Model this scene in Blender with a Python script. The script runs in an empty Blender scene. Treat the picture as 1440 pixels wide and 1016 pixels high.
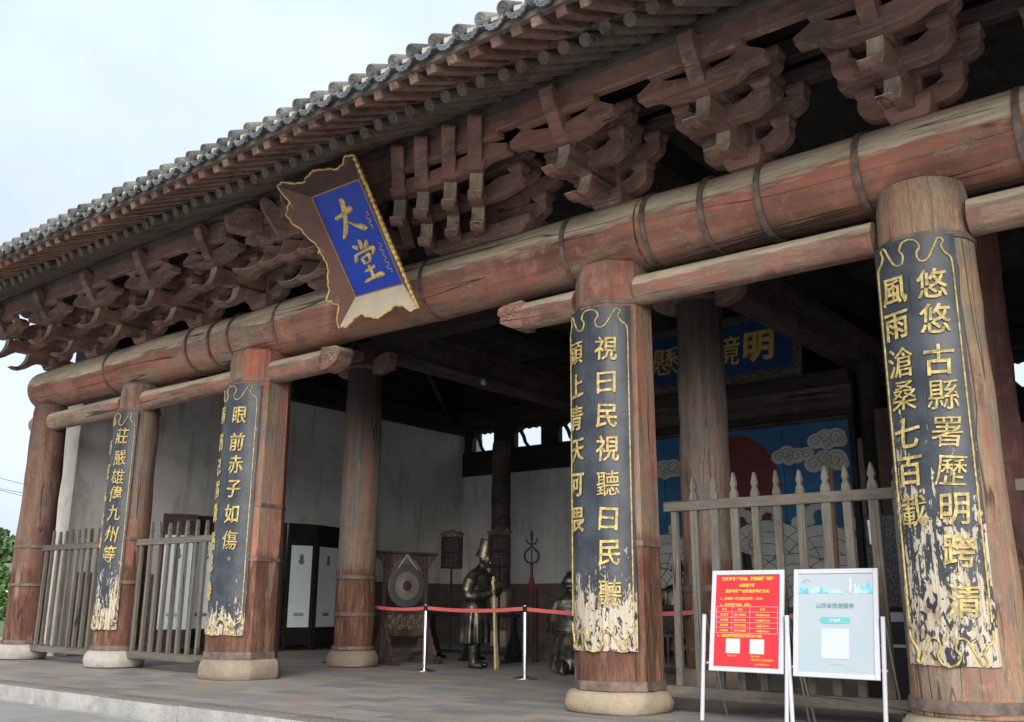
import bpy, bmesh, math, random
from mathutils import Vector, Matrix, noise as mnoise
R=math.radians; PI=math.pi
random.seed(7)
scn=bpy.context.scene
C=scn.collection

# ---------------------------------------------------------------- camera
def setup_camera():
    f,yaw,pitch,roll=1357.1,0.678142,0.247489,0.008093
    cy,sy=math.cos(yaw),math.sin(yaw)
    fwd=Vector((-sy*math.cos(pitch),cy*math.cos(pitch),math.sin(pitch)))
    right=Vector((cy,sy,0)); up=right.cross(fwd)
    rr=right*math.cos(roll)+up*math.sin(roll); uu=up*math.cos(roll)-right*math.sin(roll)
    m=Matrix((rr,uu,-fwd)).transposed().to_4x4(); m.translation=(0,0,1.0)
    cd=bpy.data.cameras.new("camera"); co=bpy.data.objects.new("camera",cd); C.objects.link(co)
    co.matrix_world=m; cd.sensor_fit='HORIZONTAL'; cd.sensor_width=36; cd.lens=f/1440*36
    cd.clip_end=3000; cd.clip_start=.05
    scn.camera=co
setup_camera()
# ---------------------------------------------------------------- sky, sun, exposure
SUN_EL,SUN_AZ=R(30),R(143)      # azimuth measured from +Y towards +X
w=bpy.data.worlds.new("World"); scn.world=w; w.use_nodes=True
nt=w.node_tree; bg=nt.nodes['Background']
sky=nt.nodes.new('ShaderNodeTexSky'); sky.sky_type='NISHITA'; sky.sun_disc=False
sky.sun_elevation=SUN_EL; sky.sun_rotation=SUN_AZ; sky.air_density=1.0; sky.dust_density=5.0; sky.ozone_density=1.0
hsv=nt.nodes.new('ShaderNodeHueSaturation'); hsv.inputs['Saturation'].default_value=.38
nt.links.new(sky.outputs[0],hsv.inputs['Color'])
tc=nt.nodes.new('ShaderNodeTexCoord'); nz=nt.nodes.new('ShaderNodeTexNoise'); nz.inputs['Scale'].default_value=2.2; nz.inputs['Detail'].default_value=5
nt.links.new(tc.outputs['Generated'],nz.inputs['Vector'])
cl=nt.nodes.new('ShaderNodeMapRange'); cl.inputs[1].default_value=.3; cl.inputs[2].default_value=.75; cl.inputs[3].default_value=.25; cl.inputs[4].default_value=.95
nt.links.new(nz.outputs[0],cl.inputs[0])
mx=nt.nodes.new('ShaderNodeMix'); mx.data_type='RGBA'; mx.inputs[7].default_value=(6.3,7.4,8.8,1)
nt.links.new(cl.outputs[0],mx.inputs[0]); nt.links.new(hsv.outputs[0],mx.inputs[6])
nt.links.new(mx.outputs[2],bg.inputs['Color']); bg.inputs['Strength'].default_value=.063
sd=bpy.data.lights.new("sun","SUN"); sd.energy=1.5; sd.angle=R(60); sd.color=(1,.97,.92)
so=bpy.data.objects.new("sun",sd); C.objects.link(so)
sdir=Vector((math.sin(SUN_AZ)*math.cos(SUN_EL),math.cos(SUN_AZ)*math.cos(SUN_EL),math.sin(SUN_EL)))
so.rotation_euler=sdir.to_track_quat('Z','Y').to_euler(); so.location=(0,-30,50)
scn.view_settings.view_transform='Standard'; scn.view_settings.look='None'; scn.view_settings.exposure=1.42; scn.view_settings.gamma=1
scn.cycles.max_bounces=8; scn.cycles.diffuse_bounces=7; scn.cycles.use_denoising=True

# ---------------------------------------------------------------- material helper
class MT:
    def __init__(s,name,rough=.8,metal=0.0,spec=.3):
        s.m=bpy.data.materials.new(name); s.m.use_nodes=True; s.nt=s.m.node_tree; s.b=s.nt.nodes['Principled BSDF']
        s.b.inputs['Roughness'].default_value=rough; s.b.inputs['Metallic'].default_value=metal
        s.b.inputs['Specular IOR Level'].default_value=spec; s._p=None;s._o=None;s._g=None
    def n(s,t,**k):
        o=s.nt.nodes.new('ShaderNode'+t)
        for a,b in k.items(): setattr(o,a,b)
        return o
    def put(s,sock,v):
        if hasattr(v,'is_output') or hasattr(v,'links'): s.nt.links.new(v,sock)
        elif isinstance(v,(tuple,list)) and len(v)==3 and sock.type=='RGBA': sock.default_value=(*v,1)
        else: sock.default_value=v
    def pos(s):
        if not s._g: s._g=s.n('NewGeometry')
        return s._g.outputs['Position']
    def nrm(s): s.pos(); return s._g.outputs['Normal']
    def obj(s):
        if not s._o: s._o=s.n('TexCoord')
        return s._o.outputs['Object']
    def sep(s,v):
        o=s.n('SeparateXYZ'); s.put(o.inputs[0],v); return o.outputs
    def st(s,v,sc,loc=(0,0,0)):
        o=s.n('Mapping'); s.put(o.inputs[0],v); o.inputs['Scale'].default_value=sc; o.inputs['Location'].default_value=loc; return o.outputs[0]
    def noise(s,v,scale,detail=5,rough=.55,dist=0):
        o=s.n('TexNoise'); s.put(o.inputs['Vector'],v); o.inputs['Scale'].default_value=scale; o.inputs['Detail'].default_value=detail
        o.inputs['Roughness'].default_value=rough; o.inputs['Distortion'].default_value=dist; return o.outputs[0]
    def vor(s,v,scale,feature='F1',out='Distance'):
        o=s.n('TexVoronoi',feature=feature); s.put(o.inputs['Vector'],v); o.inputs['Scale'].default_value=scale; return o.outputs[out]
    def math(s,op,a,b=0.0,clamp=False):
        o=s.n('Math',operation=op,use_clamp=clamp); s.put(o.inputs[0],a); s.put(o.inputs[1],b); return o.outputs[0]
    def mr(s,v,a,b,c=0.0,d=1.0,smooth=True):
        o=s.n('MapRange',interpolation_type='SMOOTHSTEP' if smooth else 'LINEAR'); s.put(o.inputs[0],v)
        for i,x in zip((1,2,3,4),(a,b,c,d)): s.put(o.inputs[i],x)
        return o.outputs[0]
    def mix(s,f,a,b,blend='MIX'):
        o=s.n('Mix',data_type='RGBA',blend_type=blend); s.put(o.inputs[0],f); s.put(o.inputs[6],a); s.put(o.inputs[7],b); return o.outputs[2]
    def col(s,v): s.put(s.b.inputs['Base Color'],v)
    def bump(s,h,strength=.3,dist=.01):
        o=s.n('Bump'); o.inputs['Strength'].default_value=strength; o.inputs['Distance'].default_value=dist; s.put(o.inputs['Height'],h); s.nt.links.new(o.outputs[0],s.b.inputs['Normal'])
    def rough(s,v): s.put(s.b.inputs['Roughness'],v)

def mul(c,k): return tuple(x*k for x in c)
AX={'x':(1,9,9),'y':(9,1,9),'z':(9,9,1)}
def wood(name,axis,paint,bare,grey,cover=.5,low=None,top=False,soot=None,flake=.5,rough=.82,crack=1.0,greyamt=.5,bumps=.45):
    t=MT(name,rough,0,.25); P=t.pos(); S=t.st(P,AX[axis]); S2=t.st(P,tuple(.35 if v==1 else 2 for v in AX[axis]),(3.1,1.7,5.3))
    grain=t.noise(S,2.4,9,.68); fine=t.noise(S,9,4,.6)
    patch=t.noise(S2,1.5,8,.62,.4); blotch=t.noise(P,2.3,6,.6); speck=t.noise(P,38,3,.6)
    b=t.mix(t.mr(grain,.34,.66),mul(bare,.66),bare)
    b=t.mix(t.mr(fine,.35,.7),b,mul(bare,1.25))
    g=t.mix(t.mr(grain,.33,.64),mul(grey,.68),grey)
    b=t.mix(t.math('MULTIPLY',t.mr(blotch,.62-greyamt*.3,.72-greyamt*.3),.85),b,g)
    p=t.mix(t.mr(t.noise(P,1.3,5,.6),.35,.65),mul(paint,.62),paint)
    p=t.mix(t.mr(t.noise(t.st(P,(1,1,1),(9,2,4)),5,6,.65),.5,.68),p,mul(paint,1.25))
    p=t.mix(t.math('MULTIPLY',t.mr(t.noise(t.st(S2,(.8,.8,.8),(11,3,8)),.9,5,.55),.5,.6),.6),p,(min(paint[0]*1.35,.5),paint[1]*1.08,paint[2]*.98))
    p=t.mix(t.math('MULTIPLY',t.mr(t.noise(t.st(P,(1,1,1),(5,13,2)),1.5,6,.65),.53,.64),.62),p,mul(grey,.42))
    m=t.math('ADD',t.math('MULTIPLY',patch,.62),t.math('MULTIPLY',grain,.38))
    m=t.math('ADD',m,t.math('MULTIPLY',t.math('SUBTRACT',speck,.5),.22*flake))
    bias=cover-.5
    m=t.math('ADD',m,bias)
    if low:
        z=t.sep(P)[2]; m=t.math('SUBTRACT',m,t.mr(t.math('ADD',z,t.math('MULTIPLY',blotch,.5)),low[0]+.25,low[1]+.25,.24,0.0))
    mask=t.mr(m,.45,.55)
    c=t.mix(mask,b,p)
    if low:
        lo=t.mr(t.math('ADD',z,t.math('MULTIPLY',blotch,.3)),low[1]+.1,low[1]+.3,1.0,0.0)
        lw=t.mix(t.mr(grain,.36,.64),(.075,.036,.024),(.2,.105,.062)); lw=t.mix(t.mr(blotch,.42,.6),lw,t.mix(t.mr(fine,.3,.7),(.085,.036,.026),(.14,.062,.045)))
        lw=t.mix(t.math('MULTIPLY',t.mr(t.noise(t.st(S2,(1.7,1.7,1.2),(4,4,4)),1.6,7,.65),.56,.66),.6),lw,(.33,.24,.17))
        c=t.mix(lo,c,lw)
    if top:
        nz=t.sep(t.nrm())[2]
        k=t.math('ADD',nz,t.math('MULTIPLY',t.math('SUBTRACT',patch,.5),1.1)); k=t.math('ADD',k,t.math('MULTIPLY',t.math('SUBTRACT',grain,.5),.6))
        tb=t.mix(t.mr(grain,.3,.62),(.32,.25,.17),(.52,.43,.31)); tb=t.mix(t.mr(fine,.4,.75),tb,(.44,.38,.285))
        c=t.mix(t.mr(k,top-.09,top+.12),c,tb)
    if soot:
        z=t.sep(P)[2]; sm=t.mr(t.math('ADD',z,t.math('MULTIPLY',patch,1.2)),soot[0]+.6,soot[1]+.6,0.0,.9)
        c=t.mix(sm,c,t.mix(grain,(.02,.018,.017),(.06,.05,.045)))
    tone=t.noise(t.st(P,tuple(.3 if v==1 else 5 for v in AX[axis]),(2,8,4)),1.4,4,.6)
    c=t.mix(t.mr(tone,.36,.5,.5,0.0),c,t.mix(1.0,c,(.55,.53,.52),'MULTIPLY')); c=t.mix(t.mr(tone,.54,.68,0.0,.45),c,t.mix(1.0,c,(1.45,1.4,1.35),'MULTIPLY'))
    cn=t.math('ABSOLUTE',t.math('SUBTRACT',t.noise(t.st(P,tuple(.1 if v==1 else 3.2 for v in AX[axis]),(7,1,2)),1.7,1.5,.3),.5))
    cr=t.math('MULTIPLY',t.mr(cn,.002,.007*crack+.003,1.0,0.0),t.mr(t.noise(P,.9,3,.5),.42,.55))
    c=t.mix(t.math('MULTIPLY',cr,.8),c,mul(bare,.13))
    t.col(c)
    h=t.math('ADD',t.math('MULTIPLY',grain,.8),t.math('MULTIPLY',mask,.22)); h=t.math('SUBTRACT',h,t.math('MULTIPLY',cr,.7))
    t.bump(h,bumps*1.3,.018); return t.m
RED=(.33,.14,.098); BARE=(.25,.17,.115); GREY=(.25,.23,.2)
mCol=wood('column wood',      'z',RED,BARE,GREY,.50,(1.0,1.55))
mColG=wood('grey column wood','z',(.3,.155,.11),(.29,.195,.125),(.245,.2,.155),.455,None,greyamt=.5,crack=1.5,flake=.8)
mColO=wood('clad column wood','z',(.33,.138,.097),(.25,.165,.11),(.22,.185,.16),.5,(1.25,1.6),greyamt=.45)
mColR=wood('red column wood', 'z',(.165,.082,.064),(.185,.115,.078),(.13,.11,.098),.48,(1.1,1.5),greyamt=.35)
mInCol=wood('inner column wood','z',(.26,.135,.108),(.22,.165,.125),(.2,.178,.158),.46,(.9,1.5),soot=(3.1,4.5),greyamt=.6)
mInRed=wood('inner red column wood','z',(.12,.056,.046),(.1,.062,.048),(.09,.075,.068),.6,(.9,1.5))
mBeam=wood('beam wood','x',(.3,.138,.098),(.28,.2,.14),(.25,.215,.175),.54,None,top=.06,greyamt=.38,crack=1.4,flake=.9)
mTie=wood('tie beam wood','x',(.28,.14,.11),(.3,.215,.15),(.26,.22,.175),.49,None,top=.3,greyamt=.5,crack=1.8)
BR=(.225,.137,.11)
mBrX=wood('bracket arm wood','x',BR,(.25,.172,.125),(.21,.18,.15),.56,None,top=.5,greyamt=.35,crack=1.0)
mBrY=wood('bracket beak wood','y',(.225,.135,.108),(.29,.2,.145),(.23,.2,.165),.6,None,top=.3,greyamt=.4,crack=.8)
mTan=wood('weathered beak wood','z',(.4,.33,.235),(.46,.385,.28),(.36,.31,.24),.5,None,crack=.5,greyamt=.4)
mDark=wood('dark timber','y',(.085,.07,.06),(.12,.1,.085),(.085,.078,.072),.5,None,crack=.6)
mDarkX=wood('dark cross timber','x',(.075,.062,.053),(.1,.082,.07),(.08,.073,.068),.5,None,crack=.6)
mBlack=wood('near black timber','x',(.036,.032,.03),(.042,.037,.033),(.048,.044,.041),.5,None,crack=.4)  # near-black base; on the inner boarding it stands for roof-space shade
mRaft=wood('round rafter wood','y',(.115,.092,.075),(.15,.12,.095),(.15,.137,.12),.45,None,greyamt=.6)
mFly=wood('flying rafter wood','y',(.185,.105,.083),(.235,.16,.115),(.2,.16,.125),.5,None,greyamt=.4)
mFence=wood('fence wood','z',(.125,.112,.092),(.14,.122,.095),(.15,.142,.118),.45,None,greyamt=.7,flake=.3)
mFenceX=wood('fence rail wood','x',(.125,.112,.092),(.14,.122,.095),(.15,.142,.118),.45,None,greyamt=.7,flake=.3)
mStand=wood('red stained wood','z',(.06,.037,.033),(.1,.066,.052),(.085,.07,.062),.5,None,greyamt=.3)
mRedWood=wood('red board wood','z',(.07,.022,.02),(.06,.026,.022),(.05,.03,.025),.65,None,greyamt=.2)

def plain(name,col,rough=.6,metal=0,var=.15,scale=6,bump=.0,spec=.3):
    t=MT(name,rough,metal,spec); n=t.noise(t.pos(),scale,5,.6)
    t.col(t.mix(t.mr(n,.3,.7),mul(col,1-var),mul(col,1+var)))
    if bump: t.bump(t.noise(t.pos(),scale*8,4,.6),bump,.01)
    return t.m
mIron=plain('iron hoop',(.155,.115,.094),.6,.25,.35,9,.25)
mIronB=plain('rusty iron',(.16,.085,.055),.8,.1,.4,8,.3)
mGold=plain('gold leaf paint',(.60,.43,.15),.42,.35,.3,20)
mGoldPaint=plain('old gold paint',(.47,.36,.14),.55,.05,.45,22,.3)
mBlue=plain('sign blue',(.008,.042,.37),.35,0,.12,4)
mBrown=plain('sign brown',(.16,.082,.062),.55,0,.1,4)
mCream=plain('sign cream',(.5,.41,.3),.6,0,.1,4)
mSteel=plain('brushed steel',(.62,.62,.63),.28,1,.05,4)
mWhiteFrame=plain('white painted metal',(.52,.525,.55),.35,0,.03,4)
mBelt=plain('red webbing',(.58,.115,.115),.6,0,.12,5)
mBlackMetal=plain('black metal',(.016,.016,.018),.65,.0,.2,6,spec=.15)
mIronDark=plain('dark iron',(.03,.028,.028),.5,.4,.3,9)

def bronze_mat():
    t=MT('bronze',.36,.8,.5); P=t.obj(); n=t.noise(P,5,6,.6); m=t.noise(P,14,5,.65)
    c=t.mix(t.mr(n,.42,.66),(.042,.046,.04),(.15,.128,.08)); c=t.mix(t.mr(m,.61,.75),c,(.36,.3,.16)); t.col(c)
    t.rough(t.mr(m,.3,.7,.46,.28)); t.bump(t.noise(P,30,4,.6),.25,.008); return t.m
mBronze=bronze_mat()
def stone_mat(name,c1,c2,sc=14,bump=.5,spk=.6):
    t=MT(name,.85,0,.25); P=t.pos(); n=t.noise(P,2.4,6,.6); f=t.noise(P,sc*4,4,.7); p=t.noise(P,sc,5,.65)
    c=t.mix(t.mr(n,.35,.65),c1,c2); c=t.mix(t.math('MULTIPLY',t.mr(f,.55,.7),spk),c,mul(c1,.45)); c=t.mix(t.math('MULTIPLY',t.mr(p,.6,.75),.5),c,mul(c2,1.3)); t.col(c)
    t.bump(t.math('ADD',t.math('MULTIPLY',p,1.0),t.math('MULTIPLY',f,.4)),bump,.02); return t.m
mStoneP=stone_mat('pale base stone',(.32,.288,.248),(.43,.39,.34))
mStoneT=stone_mat('tan base stone',(.28,.225,.155),(.37,.305,.215))
mStoneG=stone_mat('brown base stone',(.21,.165,.125),(.30,.245,.185))
def kerb_mat():
    t=MT('kerb stone',.85,0,.25); P=t.pos(); z=t.sep(t.nrm())[2]; n=t.noise(P,3,7,.65); f=t.noise(P,45,4,.7); sp=t.noise(P,90,2,.6)
    c=t.mix(t.mr(n,.35,.65),(.27,.262,.245),(.38,.37,.345)); c=t.mix(t.mr(sp,.6,.7),c,(.2,.19,.175))
    tp=t.mix(t.mr(f,.35,.65),(.14,.128,.105),(.28,.255,.21)); c=t.mix(t.mr(z,.4,.8),c,tp); t.col(c)
    t.bump(t.math('ADD',f,t.math('MULTIPLY',n,1.5)),.6,.02); return t.m
mKerb=kerb_mat()
def paving_mat(name,c1,c2,c3,tile,rot,off=.5):
    t=MT(name,.7,0,.35); P=t.st(t.pos(),(1,1,1)); br=t.n('TexBrick'); mp=t.n('Mapping'); t.put(mp.inputs[0],P); mp.inputs['Rotation'].default_value=(0,0,rot); t.put(br.inputs['Vector'],mp.outputs[0])
    br.inputs['Scale'].default_value=1; br.inputs['Brick Width'].default_value=tile[0]; br.inputs['Row Height'].default_value=tile[1]; br.inputs['Mortar Size'].default_value=.006; br.offset=off
    br.inputs['Color1'].default_value=(0,0,0,1); br.inputs['Color2'].default_value=(1,1,1,1); br.inputs['Mortar'].default_value=(.5,.5,.5,1); br.inputs['Mortar Smooth'].default_value=.3
    s=t.sep(br.outputs['Color'])[0] if False else None
    bw=t.n('RGBToBW'); t.put(bw.inputs[0],br.outputs['Color']); k=bw.outputs[0]
    n=t.noise(t.pos(),1.1,6,.6); f=t.noise(t.pos(),26,5,.7); m=t.noise(t.pos(),4.5,5,.6)
    c=t.mix(k,mul(c1,.86),mul(c2,1.12)); c=t.mix(t.math('MULTIPLY',t.mr(n,.45,.62),.75),c,c3); c=t.mix(t.math('MULTIPLY',t.mr(t.noise(t.st(t.pos(),(.6,1.6,1)),.8,4,.6),.55,.68),.4),c,(.27,.275,.28)); c=t.mix(t.math('MULTIPLY',t.mr(m,.5,.7),.5),c,mul(c1,1.35)); c=t.mix(t.math('MULTIPLY',t.mr(f,.5,.7),.45),c,mul(c1,.6))
    c=t.mix(t.math('MULTIPLY',br.outputs['Fac'],.55),c,(.06,.058,.052)); t.col(c); t.rough(t.mr(n,.3,.7,.5,.85))
    t.bump(t.math('SUBTRACT',t.math('ADD',t.math('MULTIPLY',f,.3),t.math('MULTIPLY',k,.25)),br.outputs['Fac']),.4,.008); return t.m
mPave=paving_mat('terrace paving',(.19,.187,.186),(.265,.25,.225),(.285,.225,.165),(.62,.31),R(0))
mGround=paving_mat('ground paving',(.24,.24,.235),(.3,.295,.28),(.3,.27,.23),(.7,.7),0)
mBounce=paving_mat('pale bounce paving',(.46,.45,.43),(.56,.55,.52),(.5,.46,.4),(.7,.7),0)  # extra pale so the added strip reflects fill light upward
def plaster_mat():
    t=MT('old plaster',.9,0,.2); P=t.pos(); n=t.noise(P,.55,7,.62,.3); f=t.noise(P,5,6,.7); st=t.noise(t.st(P,(2,2,.3)),1.8,6,.6)
    c=t.mix(t.mr(n,.35,.65),(.60,.58,.54),(.72,.70,.66)); c=t.mix(t.math('MULTIPLY',t.mr(f,.5,.75),.35),c,(.5,.475,.44)); c=t.mix(t.math('MULTIPLY',t.mr(st,.52,.7),.6),c,(.4,.37,.32)); c=t.mix(t.math('MULTIPLY',t.mr(t.noise(t.st(P,(1,1,1),(4,9,1)),1.3,7,.65),.54,.7),.5),c,(.36,.34,.31)); t.col(c); t.bump(t.math('ADD',n,t.math('MULTIPLY',f,.2)),.25,.03); return t.m
mPlaster=plaster_mat()
mWallEnd=plain('wall end plaster',(.62,.57,.48),.9,0,.12,3,.2)
def brick_mat():
    t=MT('wainscot brick',.9,0,.2); P=t.pos(); x=t.sep(P); cmb=t.n('CombineXYZ'); t.put(cmb.inputs[0],t.math('ADD',x[1],x[0])); t.put(cmb.inputs[1],x[2])
    br=t.n('TexBrick'); t.put(br.inputs['Vector'],cmb.outputs[0]); br.inputs['Scale'].default_value=1; br.inputs['Brick Width'].default_value=.3; br.inputs['Row Height'].default_value=.075; br.inputs['Mortar Size'].default_value=.006
    br.inputs['Color1'].default_value=(.13,.1,.082,1); br.inputs['Color2'].default_value=(.19,.15,.125,1); br.inputs['Mortar'].default_value=(.16,.14,.12,1)
    n=t.noise(P,2,6,.6); t.col(t.mix(t.math('MULTIPLY',t.mr(n,.4,.7),.6),br.outputs['Color'],(.1,.085,.075))); t.bump(t.math('MULTIPLY',br.outputs['Fac'],-1.0),.4,.01); return t.m
mBrick=brick_mat()
def tile_mat(name,c1,c2):
    t=MT(name,.85,0,.25); P=t.pos(); n=t.noise(P,4,6,.65); f=t.noise(P,40,4,.7)
    oi=t.n('ObjectInfo'); rv=t.mr(oi.outputs['Random'],0,1,.62,1.35,False); c=t.mix(t.mr(n,.35,.65),c1,c2); c=t.mix(t.math('MULTIPLY',t.mr(f,.5,.68),.6),c,mul(c2,1.7)); c=t.mix(1.0,c,rv,'MULTIPLY'); c=t.mix(t.math('MULTIPLY',t.mr(t.noise(P,1.3,5,.65),.58,.66),.5),c,(.075,.085,.05)); t.col(c); t.bump(t.math('ADD',f,n),.5,.012); return t.m
mTile=tile_mat('roof tile clay',(.085,.083,.08),(.15,.146,.138))
mDrip=tile_mat('drip tile clay',(.075,.081,.088),(.14,.149,.158))
mMortar=plain('lime mortar',(.4,.375,.31),.9,0,.15,20,.3)
def board_mat(name,zf,amt,seed):
    t=MT(name,.5,0,.45); P=t.obj(); x=t.sep(P); th=t.math('ARCTAN2',x[0],t.math('MULTIPLY',x[1],-1.0)); cmb=t.n('CombineXYZ'); t.put(cmb.inputs[0],t.math('MULTIPLY',th,.45)); t.put(cmb.inputs[2],x[2]); cmb.inputs[1].default_value=seed
    U=cmb.outputs[0]
    a=t.noise(t.st(U,(7,1,2.2)),1.6,8,.62,.8); b=t.noise(t.st(U,(22,1,1.1),(0,3,0)),1.5,6,.6,.3); e_=t.noise(t.st(U,(14,1,9),(2,0,1)),1.6,5,.6,1.2)
    k=t.math('ADD',t.math('ADD',t.math('MULTIPLY',a,.5),t.math('MULTIPLY',b,.32)),t.math('MULTIPLY',e_,.18))
    zb=t.mr(x[2],zf[0],zf[1],amt,0.0,False); side=t.math('MULTIPLY',t.math('ABSOLUTE',th),.03)
    k=t.math('ADD',k,t.math('ADD',zb,side)); fl=t.math('MULTIPLY',t.mr(k,.625,.635),t.mr(t.noise(t.st(U,(10,1,5),(5,0,3)),1.4,5,.6,1.5),.56,.575,1.0,0.0))
    inner=t.mr(k,.70,.72); ig=t.noise(t.st(U,(30,1,.9)),2,6,.6)
    cream=t.mix(t.mr(ig,.35,.65),(.36,.3,.215),(.52,.465,.37)); woodc=t.mix(t.mr(ig,.3,.65),(.18,.115,.07),(.37,.265,.17))
    blk=t.mix(t.mr(t.noise(U,3,6,.6),.35,.65),(.022,.026,.033),(.05,.057,.07)); blk=t.mix(t.mr(t.noise(t.st(U,(40,1,.7)),1.3,3,.5),.63,.66),blk,(.012,.012,.014))
    rims=t.math('MULTIPLY',t.mr(k,.59,.624),.45)
    c=t.mix(rims,blk,(.012,.012,.012)); c=t.mix(fl,c,t.mix(t.math('MULTIPLY',inner,t.mr(t.noise(U,2.0,3,.5),.45,.55)),cream,woodc)); t.col(c)
    t.rough(t.mr(fl,0,1,.42,.85)); t.bump(t.math('SUBTRACT',t.math('MULTIPLY',ig,.2),t.math('MULTIPLY',fl,.6)),.5,.006); return t.m

# ---------------------------------------------------------------- mesh helper
WM={}
DENSE='嚴雄歷載聽頭饑溺猶懸鏡縣巍衙傷滄桑署'
class MB:
    def __init__(s): s.bm=bmesh.new()
    def face(s,vs):
        try: return s.bm.faces.new(vs)
        except ValueError: return None
    def box(s,x0,x1,y0,y1,z0,z1,M=None,tp=(1,1)):
        cx,cy=(x0+x1)/2,(y0+y1)/2; v=[]
        for z,k in ((z0,tp[0]),(z1,tp[1])):
            for x,y in ((x0,y0),(x1,y0),(x1,y1),(x0,y1)):
                p=Vector((cx+(x-cx)*k,cy+(y-cy)*k,z)); v.append(s.bm.verts.new(M@p if M else p))
        for f in ((3,2,1,0),(4,5,6,7),(0,1,5,4),(1,2,6,5),(2,3,7,6),(3,0,4,7)): s.face([v[i] for i in f])
        return s
    def prism(s,poly,axis,a,b,taper=None):
        # poly of 2D points; axis 'x': pts=(y,z) 'y': pts=(x,z) 'z': pts=(x,y)
        def mk(p,t):
            if axis=='x': return (t,p[0],p[1])
            if axis=='y': return (p[0],t,p[1])
            return (p[0],p[1],t)
        A=[s.bm.verts.new(mk(p,a)) for p in poly]; B=[s.bm.verts.new(mk(p,b)) for p in poly]
        s.face(A[::-1]); s.face(B)
        for i in range(len(poly)):
            j=(i+1)%len(poly); s.face([A[i],A[j],B[j],B[i]])
        return s
    def rings(s,rs,cap=True,closed=True):
        V=[[s.bm.verts.new(p) for p in r] for r in rs]; n=len(V[0])
        for a,b in zip(V,V[1:]):
            for i in range(n if closed else n-1):
                j=(i+1)%n; s.face([a[i],a[j],b[j],b[i]])
        if cap and closed: s.face(V[0][::-1]); s.face(V[-1])
        return V
    def lathe(s,prof,cx=0,cy=0,seg=32,cap=True,rot=0,wob=0):
        rs=[]
        for r,z in prof:
            rs.append([Vector((cx+(r+wob*mnoise.noise(Vector((math.cos(a)*1.5+cx,math.sin(a)*1.5,z*2))))*math.cos(a),cy+(r+wob*mnoise.noise(Vector((math.cos(a)*1.5+cx,math.sin(a)*1.5,z*2))))*math.sin(a),z)) for a in [rot+2*PI*i/seg for i in range(seg)]])
        s.rings(rs,cap); return s
    def tube(s,pts,rad,seg=10,cap=True,flat=1.0,rot=0):
        pts=[Vector(p) for p in pts]; n=len(pts); rad=rad if isinstance(rad,(list,tuple)) else [rad]*n
        rs=[]; up=Vector((0,0,1)); prev=None
        for i,p in enumerate(pts):
            d=(pts[min(i+1,n-1)]-pts[max(i-1,0)]).normalized()
            if prev is None: u=d.cross(up if abs(d.z)<.95 else Vector((1,0,0))).normalized()
            else: u=(prev-d*prev.dot(d)).normalized()
            prev=u; v=d.cross(u)
            rs.append([p+(u*math.cos(a)+v*math.sin(a)*flat)*rad[i] for a in [rot+2*PI*k/seg for k in range(seg)]])
        s.rings(rs,cap); return s
    def ell(s,c,r,seg=16,rn=10,M=None):
        c=Vector(c); rs=[]
        for j in range(1,rn):
            a=PI*j/rn; rs.append([(lambda q:(c+(M@q if M else q)))(Vector((r[0]*math.sin(a)*math.cos(b),r[1]*math.sin(a)*math.sin(b),-r[2]*math.cos(a)))) for b in [2*PI*k/seg for k in range(seg)]])
        s.rings(rs,True); return s
    def glyph(s,text,fn,size=1.0,off=.012,ext=.01,shear=0.0):
        c=bpy.data.curves.new('g','FONT'); c.body=text; c.size=size; c.offset=0 if len(text)==1 and text in DENSE else off; c.extrude=ext; c.align_x='CENTER'; c.resolution_u=2; c.shear=shear
        o=bpy.data.objects.new('g',c); C.objects.link(o); dg=bpy.context.evaluated_depsgraph_get(); me=o.evaluated_get(dg).to_mesh()
        ys=[v.co.y for v in me.vertices]; xs=[v.co.x for v in me.vertices]; 
        if ys:
            cy=(min(ys)+max(ys))/2 if len(text)==1 else .36*size; cx=(min(xs)+max(xs))/2
            V=[s.bm.verts.new(fn(v.co.x-cx,v.co.y-cy,v.co.z+ext)) for v in me.vertices]
            for p in me.polygons: s.face([V[i] for i in p.vertices])
        o.evaluated_get(dg).to_mesh_clear(); bpy.data.objects.remove(o); bpy.data.curves.remove(c); return s
    def xf(s,M): bmesh.ops.transform(s.bm,matrix=M,verts=s.bm.verts); return s
    def build(s,name,mat,parent=None,smooth=None,bevel=0,loc=None,seg=1,recalc=True):
        bm=s.bm
        if recalc: bmesh.ops.recalc_face_normals(bm,faces=bm.faces)
        if bevel:
            ed=[e for e in bm.edges if len(e.link_faces)==2 and e.calc_face_angle(0)>.5]
            bmesh.ops.bevel(bm,geom=ed,offset=bevel,segments=seg,affect='EDGES',profile=.5,clamp_overlap=True)
        me=bpy.data.meshes.new(name); bm.to_mesh(me); bm.free()
        me.materials.append(mat)
        if smooth is not None:
            me.polygons.foreach_set('use_smooth',[True]*len(me.polygons))
            if smooth<180: me.set_sharp_from_angle(angle=R(smooth))
        o=bpy.data.objects.new(name,me); C.objects.link(o)
        wm=Matrix.Identity(4)
        if loc is not None: o.location=loc; wm=Matrix.Translation(loc)
        if parent is not None: attach(o,parent)
        WM[o.name]=wm; return o
def attach(o,parent):
    o.parent=parent; o.matrix_parent_inverse=WM.get(parent.name,Matrix.Identity(4)).inverted()
def tag(o,label=None,cat=None,group=None,kind=None):
    if label: o['label']=label
    if cat: o['category']=cat
    if group: o['group']=group
    if kind: o['kind']=kind
    return o
def thing(name,label,cat,loc=(0,0,0),group=None):
    o=bpy.data.objects.new(name,None); C.objects.link(o); o.location=loc; o.empty_display_size=.2
    WM[o.name]=Matrix.Translation(loc); return tag(o,label,cat,group)
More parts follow.
